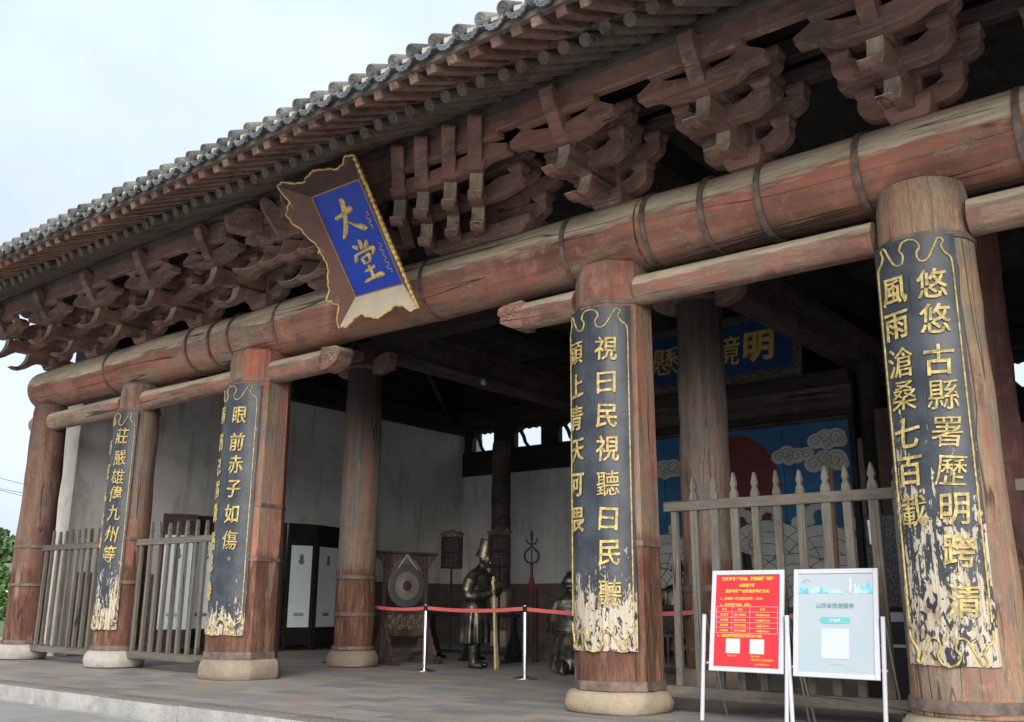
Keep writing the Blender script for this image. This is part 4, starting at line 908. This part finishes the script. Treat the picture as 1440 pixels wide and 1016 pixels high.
def seated_figure():
    root=thing('bronze_statue','seated bronze official with a beard and winged hat','statue',(-8.0,14.3,0))
    X,Y,W=-8.0,14.3,R(-60)
    b=MB()
    loft(b,[(0,0,.3,.3,.34),(0,0,.8,.22,.3),(0,0,1.05,.18,.27),(0,0,1.2,.16,.26),(.0,0,1.3,.12,.2),(.0,0,1.36,.06,.07),(.0,0,1.42,.056,.06)])
    for s in (-1,1): b.tube([(0,s*.2,1.24),(.04,s*.31,1.08),(.12,s*.33,.9),(.3,s*.2,.86),(.4,s*.1,.88)],[.085,.1,.11,.1,.07],14)
    P=head(b,Vector((.02,0,1.49)),1.05,.05); b.tube([(.09,0,1.41),(.12,0,1.33),(.12,0,1.22)],[.045,.04,.012],10)
    b=fuse(b,.0135,2,folds(.02,.8,9,.28)); place(b,X,Y,W).build('body',mBronze,root,smooth=180)
    b=MB(); b.ell((.01,0,1.6),(.115,.105,.085),18,10); b.ell((-.03,0,1.67),(.07,.085,.075),16,10); b.lathe([(.117,1.55),(.125,1.555),(.122,1.58)],.01,0,24,cap=False)
    for s in (-1,1): b.tube([(-.05,s*.09,1.58),(-.06,s*.25,1.6),(-.06,s*.36,1.57)],[.012,.02,.03],8,flat=.35)
    place(b,X,Y,W).build('hat',mBlackMetal,root,smooth=50)
seated_figure()
# desk in front of the seated official
root=thing('carved_desk','dark carved desk with baluster skirt behind the tall picket fence','desk',(-7.6,13.6,0))
b=MB(); b.box(-8.6,-6.6,13.35,13.9,.95,1.02); b.build('desk_top',mBlack,root,bevel=.01)
b=MB(); b.box(-8.55,-6.65,13.4,13.44,.62,.95)
for i in range(13): b.ell((-8.48+.145*i,13.395,.645),(.07,.015,.06),12,6)
b.build('carved_apron',mBlack,root,bevel=.005)
for x in (-8.5,-6.7):
    for y in (13.42,13.84): b=MB(); b.box(x-.04,x+.04,y-.04,y+.04,0,.95); b.build('leg',mBlack,root)
b=MB()
for i in range(16): b.box(-8.4+.113*i-.02,-8.4+.113*i+.02,13.42,13.45,.08,.6)
b.box(-8.45,-6.75,13.41,13.46,.1,.16); b.box(-8.45,-6.75,13.41,13.46,.54,.6); b.build('baluster_skirt',mDarkX,root)

# ================================================================= GONG
GA=R(75); wv=Vector((math.cos(GA),math.sin(GA),0)); nv=Vector((math.sin(GA),-math.cos(GA),0)); GC=Vector((-12.40,12.47,0))
MG=Matrix(((wv.x,nv.x,0,GC.x),(wv.y,nv.y,0,GC.y),(0,0,1,0),(0,0,0,1)))   # local x along stand, y toward front
root=thing('gong_stand','dark red carved wooden stand holding a round bronze gong','gong stand',GC)
def gb(b,n,m,**k): b.xf(MG); return b.build(n,m,root,**k)
for s in (-1,1):
    b=MB(); b.box(s*.42-.035,s*.42+.035,-.05,-.012,.12,1.86); gb(b,'post',mStand,bevel=.008)
    b=MB(); b.box(s*.42-.06,s*.42+.06,-.48,.48,.0,.055); b.box(s*.42-.055,s*.42+.055,-.46,.46,.056,.13); gb(b,'foot',mStand,bevel=.012)
    b=MB(); prof=[(.045,.13),(.36,.13),(.37,.2),(.31,.24),(.3,.3),(.24,.33),(.23,.42),(.17,.46),(.16,.56),(.1,.6),(.09,.72),(.045,.76)]
    for q in (1,-1): b.prism([(q*y,z) for y,z in prof],'x',s*.42-.025,s*.42+.025)
    gb(b,'scroll_bracket',mStand,bevel=.008)
b=MB(); b.box(-.62,.62,-.07,.07,1.862,1.90); gb(b,'top_beam',mStand,bevel=.012)
b=MB(); 
for s in (-1,1): b.prism([(s*.381,1.86),(s*.381,1.3),(s*.36,1.45),(s*.3,1.62),(s*.18,1.75),(s*.05,1.8),(s*.05,1.86)][::s],'y',-.015,.015); b.prism([(s*.461,1.86),(s*.461,1.6),(s*.5,1.7),(s*.6,1.8),(s*.62,1.86)],'y',-.012,.012)
gb(b,'spandrel',mStand)
b=MB(); b.box(-.379,.379,-.03,.03,.86,.91); b.box(-.379,.379,-.03,.03,.46,.51); b.box(-.379,.379,-.03,.03,.2,.26); gb(b,'cross_rail',mStand,bevel=.006)
b=MB(); b.box(-.378,.378,-.012,.012,.512,.858); gb(b,'carved_panel',mStand)
b=MB()
for cc,r in (((0,.69),.1),((-.2,.7),.07),((.2,.7),.07),((-.3,.62),.05),((.3,.62),.05),((-.1,.6),.05),((.1,.6),.05),((-.11,.78),.045),((.12,.78),.045),((-.31,.77),.04),((.31,.77),.04)): spiral(b,cc,r,1.8,lambda u,v:(u,.016,v),.012)
gb(b,'carved_scrolls',plain('worn gilt carving',(.15,.118,.078),.7,0,.3,20),smooth=60)
def gong_mat():
    t=MT('gong bronze',.5,.55,.4); P=t.obj(); x=t.sep(P); r=t.math('SQRT',t.math('ADD',t.math('MULTIPLY',x[0],x[0]),t.math('MULTIPLY',x[2],x[2]))); n=t.noise(P,12,6,.7)
    q=t.math('ADD',r,t.math('MULTIPLY',t.math('SUBTRACT',n,.5),.012)); c=t.mix(t.mr(q,.235,.245),t.mix(n,(.24,.19,.155),(.36,.3,.25)),t.mix(n,(.085,.092,.096),(.15,.16,.165)))
    c=t.mix(t.mr(q,.085,.095),(.06,.068,.075),c); t.col(c); t.bump(n,.3,.01); return t.m
b=MB(); rs=[]
for y,r in ((-.05,.33),(-.05,.365),(0,.38),(.02,.372),(.026,.355),(.022,.24),(.02,.1),(.03,.08),(.034,.0005)): rs.append([Vector((r*math.cos(a),y,r*math.sin(a))) for a in [2*PI*k/48 for k in range(48)]])
b.rings(rs); g=b.build('gong',gong_mat(),None,smooth=40); g.matrix_world=MG@Matrix.Translation((0,0,1.31)); tag(g,'round bronze gong with pale ring hanging in the wooden stand','gong')
WM[g.name]=g.matrix_world.copy()
mgc=plain('gong cord',(.42,.38,.32))
for s in (-1,1): b=MB(); b.tube([(s*.2,.02,1.31+.285),(0,.0,1.85)],.01,6); b.xf(MG); b.build('cord',mgc,g)
# dark red foot of another stand behind the inner column
b=MB(); b.prism([(0,0),(.1,.03),(.2,.03),(.22,.2),(.3,.3),(.34,.5),(.42,.6),(.44,.75),(.5,.8),(.5,0.05),(.6,0)],'y',-.03,.03); b.xf(Matrix.Translation((-13.5,11.55,0))@Matrix.Rotation(R(12),4,'Z')@Matrix.Scale(.9,4)); tag(b.build('screen_foot',mRedWood,bevel=.01),'dark red curved wooden stand foot peeking out left of the inner column','stand foot')

# ================================================================= SCROLL SCREENS
def scroll_mat(tint):
    t=MT('scroll paper',.8); P=t.pos(); z=t.sep(P)[2]; n=t.noise(t.st(P,(40,40,1)),2,4,.6); ln=t.mr(t.math('SINE',t.math('MULTIPLY',z,160.0)),.3,.6)
    zone=t.math('MULTIPLY',t.mr(z,.95,1.0),t.mr(z,1.8,1.85,1.0,0.0)); gate=t.mr(n,.42,.46)
    t.col(t.mix(t.math('MULTIPLY',t.math('MULTIPLY',ln,zone),t.math('MULTIPLY',gate,.3)),tint,(.25,.28,.3))); return t.m
mPaper1=scroll_mat((.62,.66,.67)); mPaper2=scroll_mat((.7,.78,.79))
mDkScreen=plain('dark screen wood',(.022,.019,.019),.75,0,.3,8,spec=.1); mPurple=plain('purple brown wood',(.05,.026,.028),.45,0,.2,6)
mInk=plain('blue ink',(.1,.19,.28),.8); mInk2=plain('brown ink',(.22,.14,.14),.8); mSeal=plain('grey seal',(.3,.38,.37),.8)
def screen(label,panels):
    root=thing('folding_screen',label,'folding screen',(panels[0][0],panels[0][1],0),'folding screens along the plaster wall')
    for i,(x0,y0,x1,y1,mat,ink,pap) in enumerate(panels):
        A=Vector((x0,y0,0)); d=Vector((x1-x0,y1-y0,0)); L=d.length; d.normalize(); n=Vector((d.y,-d.x,0))
        M=Matrix(((d.x,-n.x,0,A.x),(d.y,-n.y,0,A.y),(0,0,1,0),(0,0,0,1)))   # local x along, y into depth (away), z up
        Lr=L-.012
        def sb(b,nm,m,par=root,**k): b.xf(M); return b.build(nm,m,par,**k)
        b=MB(); 
        b.box(0,.06,-.02,.02,0,2.72); b.box(Lr-.06,Lr,-.02,.02,0,2.72)
        for z0,z1 in ((2.66,2.72),(2.3,2.36),(.42,.48),(.12,.17)): b.box(.0605,Lr-.0605,-.019,.019,z0,z1)
        fr=sb(b,'screen_panel',mat,bevel=.004)
        for za,zb_,zc in ((2.361,2.659,2.51),(.171,.419,.3)):
            b=MB(); b.box(.061,Lr-.061,-.006,.006,za,zb_)
            for k in range(3): spiral(b,(.12+(Lr-.24)*k/2,zc),.07,1.5,lambda u,v:(u,-.008,v),.012)
            sb(b,'fretwork',mat,fr)
        b=MB(); b.box(.061,Lr-.061,-.004,.008,.481,2.299); sb(b,'backing',mDkScreen if mat is mDkScreen else mPaper2,fr)
        b=MB(); m_=.095; b.box(m_,Lr-m_,-.010,-.0045,.49,2.24); sb(b,'scroll',pap,fr)
        b=MB(); cx_=Lr/2; 
        rr=.075; b.prism([(cx_+rr*math.cos(a),1.93+1.25*rr*math.sin(a)-.01) for a in [PI+PI*k/10 for k in range(11)]],'y',-.013,-.0105); b.ell((cx_,-.0115,1.96),(.05,.002,.05),12,6); b.prism([(cx_-.06,1.99),(cx_-.05,2.02),(cx_-.02,2.05),(cx_+.03,2.05),(cx_+.06,1.99)],'y',-.0135,-.0105); sb(b,'portrait',ink,fr)
        b=MB(); b.prism(arc((cx_-.09,.76),.035,PI/2,1.5*PI,8)+arc((cx_+.09,.76),.035,-PI/2,PI/2,8),'y',-.013,-.0105); sb(b,'seal_band',mSeal if ink is mInk else mInk2,fr)
screen('black folding screen with printed white scrolls beside the inner column',[(-17.75,13.05,-17.38,13.72,mDkScreen,mInk2,mPaper1),(-17.36,13.74,-17.22,14.44,mDkScreen,mInk,mPaper2),(-17.24,14.47,-17.48,15.36,mDkScreen,mInk2,mPaper1),(-17.46,15.38,-17.1,15.95,mDkScreen,mInk,mPaper2)])
def blank_paper():
    return plain('blank pale board',(.62,.68,.70),.7,0,.04)
screen('purple brown folding screen with pale panels behind the left picket fence',[(-17.6,10.8,-17.28,11.4,mPurple,mInk,blank_paper()),(-17.55,11.44,-17.2,11.95,mDkScreen,mInk2,mPaper1),(-17.2,11.97,-17.5,12.6,mDkScreen,mInk2,mPaper1)])

# ================================================================= PLACARDS, TRIDENT, RACK
def placard(x,y,txt,label,yaw=R(38)):
    M=Matrix.Translation((x,y,0))@Matrix.Rotation(yaw,4,'Z')
    root=thing('placard',label,'placard',(x,y,0),'carved placards on poles')
    def pb(b,n,m,**k): b.xf(M); return b.build(n,m,root,**k)
    b=MB(); b.tube([(0,0,.15),(0,0,1.68)],.022,10); pb(b,'pole',mBlackMetal,smooth=60)
    b=MB(); b.box(-.21,.21,-.02,.02,1.66,2.26); pb(b,'board',plain('dark lacquer',(.02,.016,.015),.8,0,.2,spec=.08),bevel=.008)
    b=MB(); 
    for cx_,z,r in ((0,2.33,.075),(-.12,2.31,.06),(.12,2.31,.06),(-.19,2.3,.04),(.19,2.3,.04)): spiral(b,(cx_,z),r,1.6,lambda u,v:(u,0,v),.016)
    pb(b,'carved_crest',plain('dull gilt',(.075,.062,.038),.7,.1,.3,15),smooth=60)
    mdc=plain('dull carving',(.05,.043,.036),.8,spec=.1)
    for ch,z in zip(txt,(2.11,1.82)): b=MB(); b.glyph(ch,lambda u,v,w,z=z:Vector((u,-.0215-w,z+v)),.27,.0,.003); pb(b,'carved_character',mdc)
placard(-12.68,13.95,'迴避','dark placard carved 迴避 on a pole above the gong stand')
placard(-11.62,14.1,'肅靜','dark placard with carved 肅靜 behind the standing statue')
def trident(x,y):
    root=thing('trident','black iron trident with round loop and red tassel on a red post','trident',(x,y,0))
    M=Matrix.Translation((x,y,0))@Matrix.Rotation(R(40),4,'Z')
    def pb(b,n,m,**k): b.xf(M); return b.build(n,m,root,**k)
    b=MB(); b.tube([(0,0,.25),(0,0,1.6)],.02,10); pb(b,'shaft',mStand,smooth=60)
    b=MB(); b.tube([(0,0,1.5),(0,0,1.75)],[.03,.02],10); b.tube([(0,0,1.7),(0,0,2.12),(0,0,2.17),(0,0,2.26),(0,0,2.36)],[.012,.012,.022,.03,.002],8)
    b.lathe([(.02,1.69),(.04,1.70),(.04,1.72),(.02,1.73)],0,0,14)
    for s in (-1,1):
        b.tube([(s*.01,0,1.74),(s*.085,0,1.76),(s*.13,0,1.84),(s*.12,0,1.93),(s*.06,0,1.99),(s*.012,0,2.05)],[.012,.02,.022,.022,.018,.012],8)
        b.tube([(0,0,2.08),(s*.06,0,2.09),(s*.1,0,2.15),(s*.095,0,2.22)],[.014,.016,.014,.003],8)
    pb(b,'iron_head',mIronDark,smooth=60)
    b=MB(); 
    for i in range(9): a=2*PI*i/9; b.tube([(.015*math.cos(a),.015*math.sin(a),1.52),(.045*math.cos(a),.045*math.sin(a),1.38),(.05*math.cos(a)+.03,.05*math.sin(a),1.2)],[.012,.02,.008],6)
    pb(b,'tassel',plain('red tassel',(.1,.022,.024),.9))
trident(-10.98,14.25)
b=MB(); b.box(-11.03,-10.93,14.3,14.4,0,1.3); tag(b.build('red_post',mStand,bevel=.01),'dark red square wooden post below the iron trident','post')
root=thing('weapon_rack','low black rack along the back behind the standing bronze figure','rack',(-12.4,14.0,0))
for z in (.12,.78):
    b=MB(); b.box(-13.3,-11.1,13.98,14.06,z,z+.06); b.build('rail',mBlackMetal,root,bevel=.008)
for x in (-13.2,-12.2,-11.2):
    b=MB(); b.box(x-.03,x+.03,13.97,14.07,0,.84); b.build('upright',mBlackMetal,root)
    b=MB(); b.box(x-.05,x+.05,13.7,14.36,0,.055); b.prism([(13.75,.056),(13.97,.6),(14.07,.6),(14.3,.056)],'x',x-.012,x+.012); b.build('foot',mBlackMetal,root)
root=thing('stone_tablet_box','faded red and white panel at the foot of the back column','panel',(-12.5,15.4,0))
b=MB(); b.box(-13.0,-12.4,15.4,15.5,.15,1.3); b.build('panel',mStand,root,bevel=.01)
mpp=plain('pale patch',(.24,.2,.17),.8)
for za,zb_ in ((.2,.5),(.95,1.25)): b=MB(); b.box(-12.9,-12.5,15.385,15.398,za,zb_); b.build('pale_patch',mpp,root)
# low wooden railing further back
root=thing('low_railing','low brown lattice railing behind the kneeling bronze figure','railing',(-11,15.9,0))
for z0,z1 in ((.0,.1),(.38,.45),(.95,1.02)):
    b=MB(); b.box(-11.9,-9.9,15.86,15.94,z0,z1); b.build('rail',mDarkX,root)
b=MB(); b.box(-11.9,-9.9,15.885,15.915,.101,.379); b.build('lower_board',mDarkX,root)
for i in range(15):
    b=MB(); b.box(-11.85+.137*i-.022,-11.85+.137*i+.022,15.87,15.93,.451,.949); b.build('baluster',mDarkX,root)

# ================================================================= MURAL SCREEN AND INNER PLAQUE
def mural():
    root=thing('mural_screen','tall blue screen painted with red sun, grey clouds and waves behind the fence','mural screen',(-8.6,17.2,0))
    x0,x1,z0,z1,y=-11.15,-6.05,.55,4.32,17.25; up=.5
    mb=plain('mural blue',(.035,.125,.255),.8,0,.2,2); mc=plain('mural cloud grey',(.43,.435,.405),.8,0,.12,3); ml=plain('mural outline',(.04,.045,.05),.8); ms=plain('mural red',(.13,.032,.034),.8,0,.15,2)
    n=4
    for i in range(n):
        a=x0+(x1-x0)*i/n; b=MB(); b.box(a+.006,a+(x1-x0)/n-.006,y,y+.05,z0,z1); b.build('screen_leaf',mb,root)
    b=MB(); b.box(x0-.1,x0-.001,y-.03,y+.08,0,z1+.1); b.box(x1+.001,x1+.1,y-.03,y+.08,0,z1+.1); b.box(x0-.1,x1+.1,y-.03,y+.08,z1+.101,z1+.22); b.box(x0,x1,y-.02,y+.07,.3,z0-.002); b.build('screen_frame',mBlack,root)
    b=MB(); b.prism([(-8.36+.97*math.cos(a),3.15+1.1*math.sin(a)) for a in [2*PI*k/64 for k in range(64)]],'y',y-.004,y-.0005); b.build('painted_sun',ms,root)
    def cloud(cx,cz,k,circs,par,yy):
        b=MB(); o=MB()
        for j,(dx,dz,r) in enumerate(circs):
            X,Z=cx+dx*k,cz+dz*k; q=yy-.001*j; b.prism([(X+r*k*1.15*math.cos(a),Z+r*k*math.sin(a)) for a in [2*PI*t/24 for t in range(24)]],'y',q-.0008,q)
            if r>.13: spiral(o,(X,Z),r*k*.78,1.4,lambda u,v:(u,q-.003,v),.0042,r0=.2)
        c=b.build('painted_cloud',mc,root); o.build('cloud_line',ml,c)
    cl=[(-.5,0,.17),(-.3,.06,.2),(-.05,.0,.19),(.2,.02,.16),(-.25,-.07,.15)]
    cl2=[(-.3,0,.2),(-.05,.07,.22),(.22,.05,.24),(.35,-.05,.15),(0,-.08,.17)]
    cloud(-7.02,3.74,.78,cl,root,y-.006); cloud(-6.46,3.97,.72,cl2,root,y-.012); cloud(-6.5,3.56,.8,cl2,root,y-.018); cloud(-10.3,3.75,.9,cl,root,y-.006); cloud(-9.85,3.68,.75,cl2,root,y-.012)
    # waves: fans of concentric arcs with curling crests
    b=MB(); o=MB()
    k=0
    for cx,cz,r in ((-10.9,.9,.9),(-9.9,.95,.95),(-8.85,1.0,1.05),(-7.75,1.0,1.08),(-6.7,.95,1.0),(-10.4,.5,.85),(-9.3,.5,.9),(-8.2,.5,.95),(-7.2,.5,.95),(-6.35,.5,.9)):
        q=y-.02-.003*k; k+=1; cz+=up
        def cl_(p): return (min(max(p[0],x0+.01),x1-.01),max(p[1],z0+.01))
        P=[cl_(p) for p in arc((cx,cz),r,0,PI,30)]; b.prism([p for i,p in enumerate(P) if i==0 or p!=P[i-1]],'y',q-.002,q)
        for f in (1.0,.8,.6,.4,.22):
            pts=[(p[0],q-.004,p[1]) for p in arc((cx,cz),r*f,.05,PI-.05,26) if x0<p[0]<x1 and p[1]>z0]
            if len(pts)>2: o.tube(pts,.007,5)
    random.seed(11)
    wv_=b.build('painted_waves',mc,root); o.build('wave_line',ml,wv_)
    for cx,cz,s in ((-10.5,1.95,1),(-9.5,2.05,-1),(-8.3,2.15,1),(-7.3,2.15,-1),(-6.75,2.2,1),(-6.25,2.1,-1),(-9.0,1.95,1),(-7.75,2.2,1)):
        c2=MB()
        for j in range(7):
            a=s*j*.55+.3; X,Z=cx+s*(.05+.2*math.cos(a)),cz+up-.1+.2*math.sin(a); c2.prism([(min(max(X+.085*math.cos(t),x0+.01),x1-.01),Z+.085*math.sin(t)) for t in [2*PI*m/14 for m in range(14)]],'y',y-.012-.001*j,y-.0105-.001*j)
        c2.build('wave_crest',mc,wv_)
mural()
root=thing('inner_plaque','dark blue plaque with gold 明鏡高懸 hanging high inside the hall','plaque',(-8.5,17.0,5.2))
MP=Matrix.Translation((-8.62,16.95,5.85))@Matrix.Rotation(R(-12),4,'X')
b=MB(); b.box(-1.75,1.75,-.03,.03,-.52,.55); b.xf(MP); b.build('panel',plain('plaque blue',(.02,.055,.17),.5,0,.2,4),root)
b=MB(); b.box(-1.95,-1.752,-.06,.05,-.7,.72); b.box(1.752,1.95,-.06,.05,-.7,.72); b.box(-1.751,1.751,-.055,.05,-.7,-.522); b.box(-1.751,1.751,-.055,.05,.552,.72)
for i in range(12):
    for z in (-.6,.63): b.ell((-1.65+.3*i,-.07,z),(.11,.03,.05),10,6)
b.xf(MP); b.build('carved_frame',plain('dusty carved frame',(.09,.08,.07),.8,0,.5,18,.4),root)
mPG=plain('plaque gold',(.52,.38,.1),.5,.1,.2,8)
for ch,x in zip('懸高鏡明',(-.98,-.30,.37,1.08)): b=MB(); b.glyph(ch,lambda u,v,w,x=x:Vector((x+u,-.032-w,v)),.68,.022,.012); b.xf(MP); b.build('gilt_character',mPG,root)

# ================================================================= THINGS BEHIND THE RIGHT FENCE
def mesh_mat():
    t=MT('speaker grille',.6,.3,.4); P=t.pos(); v=t.vor(P,55.0); t.col(t.mix(t.mr(v,.25,.4),(.09,.095,.1),(.02,.02,.022))); return t.m
root=thing('loudspeaker','grey black loudspeaker with mesh grille and white paper label behind the fence','loudspeaker',(-3.45,10.9,.9))
b=MB(); b.box(-3.72,-3.1,10.8,11.3,.98,2.0); b.build('cabinet',mBlackMetal,root,bevel=.015)
b=MB(); b.box(-3.69,-3.13,10.785,10.798,1.01,1.97); b.build('grille',mesh_mat(),root)
b=MB(); b.prism([(-3.66,1.93),(-3.52,1.94),(-3.53,1.75),(-3.57,1.66),(-3.65,1.67)],'y',10.779,10.783); b.build('paper_label',plain('paper label',(.6,.62,.64),.8),root)
root=thing('flight_case','black equipment case with metal edges carrying the loudspeaker','equipment case',(-3.4,11,0))
b=MB(); b.box(-3.85,-2.95,10.7,11.4,0,.93); b.build('case_body',mBlackMetal,root,bevel=.01)
b=MB(); b.box(-3.86,-2.94,10.688,10.699,.86,.93); b.box(-3.86,-2.94,10.688,10.699,.6,.63); b.box(-3.86,-2.94,10.69,10.73,.931,.955); b.build('edge_trim',mSteel,root)
b=MB(); b.box(-3.8,-3.7,10.68,10.687,.7,.82); b.ell((-3.75,10.68,.76),(.03,.01,.03),10,6); b.build('latch',mSteel,root)
root=thing('inscribed_tablet','tall brown wooden tablet with faded vertical writing left of the grey column','tablet',(-4.9,16.5,0))
b=MB(); b.box(-5.32,-4.72,16.4,16.5,1.2,4.28); b.build('tablet_board',mStand,root,bevel=.02)
mfc=plain('faded carving',(.06,.045,.035),.8)
for i,ch in enumerate('學古入官'): b=MB(); b.glyph(ch,lambda u,v,w,i=i:Vector((-5.02+u,16.398-w,3.75-.55*i+v)),.36,.0,.004); b.build('carved_character',mfc,root)
b=MB(); b.box(-5.3,-4.7,16.3,16.6,0,1.198); b.build('plinth',mBlack,root)
b=MB(); b.tube([(-5.25,14.0,0.1),(-5.23,14.02,3.0)],.035,10); tag(b.build('wooden_pole',plain('brown pole',(.2,.1,.065),.6),smooth=60),'plain brown wooden pole standing before the blue mural','pole')
root=thing('ceremonial_canopy','folded dark canopy with pale stripes on a gold knobbed pole behind the red notice','canopy',(-6.6,13.6,0))
b=MB(); b.tube([(-6.35,13.6,0),(-6.35,13.6,2.1)],.02,8); b.ell((-6.35,13.6,1.9),(.05,.05,.08),12,8); b.build('pole',plain('gilt pole',(.25,.18,.09),.5,.2),root,smooth=60)
b=MB(); rs=[]
for z,r in ((1.84,.08),(1.75,.32),(1.45,.38),(1.1,.42)): rs.append([Vector((-6.72+r*(1+.08*(-1)**k)*math.cos(2*PI*k/24),13.6+r*(1+.08*(-1)**k)*math.sin(2*PI*k/24),z)) for k in range(24)])
b.rings(rs); b.build('cloth',plain('black cloth',(.02,.018,.018),.9),root)
b=MB()
for k in range(0,24,4):
    a=2*PI*k/24; b.tube([(-6.72+q*1.1*math.cos(a),13.6+q*1.1*math.sin(a),z) for q,z in ((.1,1.84),(.33,1.75),(.39,1.45),(.43,1.1))],.018,6)
b.build('pale_stripe',plain('pale cloth',(.3,.29,.27),.9),root)
b=MB(); b.lathe([(.035,5.22),(.06,5.25),(.05,5.31),(.02,5.36)],-12.16,14.2,14); tag(b.build('lamp_bulb',plain('white plastic',(.4,.4,.4),.5),smooth=50),'small white unlit lamp holder under the inner roof beam','lamp')

# ================================================================= BEYOND THE HALL
def leaf_mat(c1,c2):
    t=MT('leaves',.7,0,.2); n=t.noise(t.pos(),.8,5,.7); t.col(t.mix(t.mr(n,.35,.65),c1,c2)); return t.m
mLeaf=leaf_mat((.05,.1,.035),(.11,.17,.06)); mLeaf2=leaf_mat((.05,.11,.03),(.11,.18,.05)); mBark=plain('bark',(.12,.09,.07),.9,0,.3,5,.4)
def tree(x,y,h,r,name,label,cat,mat,n=2600,base=.15,seed=1,group=None,sz=.28):
    rnd=random.Random(seed); root=thing(name,label,cat,(x,y,-.165),group)
    b=MB(); b.tube([(x,y,-.3),(x+.1,y,h*.4),(x,y,h*.85)],[h*.025,h*.016,h*.005],8)
    for k in range(5): a=rnd.uniform(0,6.28); z=h*rnd.uniform(.25,.6); b.tube([(x,y,z),(x+r*.6*math.cos(a),y+r*.6*math.sin(a),z+r*.5)],[h*.01,h*.003],6)
    b.build('trunk',mBark,root)
    b=MB(); cl=[]
    for k in range(26):
        t=rnd.uniform(base,1); w_=r*(1-.75*((t-.35)/.65)**2 if t>.35 else .75+.25*t/.35)*rnd.uniform(.4,1); a=rnd.uniform(0,6.28); cl.append((x+w_*math.cos(a),y+w_*math.sin(a),h*t,r*rnd.uniform(.22,.45)))
    for i in range(n):
        c=cl[rnd.randrange(len(cl))]; p=Vector((rnd.gauss(0,1),rnd.gauss(0,1),rnd.gauss(0,1))).normalized()*c[3]*rnd.uniform(.5,1.05); q=Vector(c[:3])+p
        u=Vector((rnd.gauss(0,1),rnd.gauss(0,1),rnd.gauss(0,1))).normalized(); v=u.orthogonal().normalized(); s=sz*rnd.uniform(.6,1.3)
        b.face([b.bm.verts.new(q+u*s),b.bm.verts.new(q+v*s*.5),b.bm.verts.new(q-u*s*.8),b.bm.verts.new(q-v*s*.5)])
    b.build('crown',mat,root,recalc=False)
tree(-88.6,39,6.7,1.9,'tree','dark green tree rising beyond the far left column','tree',mLeaf,2600,.1,3,sz=.3)
for i,(x,y,h,r) in enumerate(((-61.6,27,2.9,1.3),(-60.2,26.6,1.45,1.0))): tree(x,y,h,r,'shrub',('tall pale green shrub under the tiled wall top at the left edge','low pale green shrub nearest the lawn at the left edge')[i],'shrub',mLeaf2,1800,.05,20+i,None,.16)
root=thing('tiled_wall','low grey wall with a tiled coping behind the shrubs','wall',(-75,30,0))
b=MB(); b.box(-130,-70,35.2,35.8,-.2,2.7); b.build('wall_body',mPlaster,root)
b=MB(); b.prism([(34.7,2.7),(36.3,2.7),(35.5,3.85)],'x',-130,-70); b.build('coping',mTile,root)
for k,(za,zb_) in enumerate(((18.16,16.82),(16.7,15.6),(16.5,15.2))):
    b=MB(); b.tube([(-144.3+7.5*q,62,za+(zb_-za)*q-.12*math.sin(PI*(q+2)/9)) for q in [-2+.5*j for j in range(19)]],.035,5)
    tag(b.build('power_line',mBlackMetal),('uppermost thin dark power line crossing the sky at left','middle power line of the lower close pair at left','lowest power line of the close pair at left')[k],'power line','power lines')
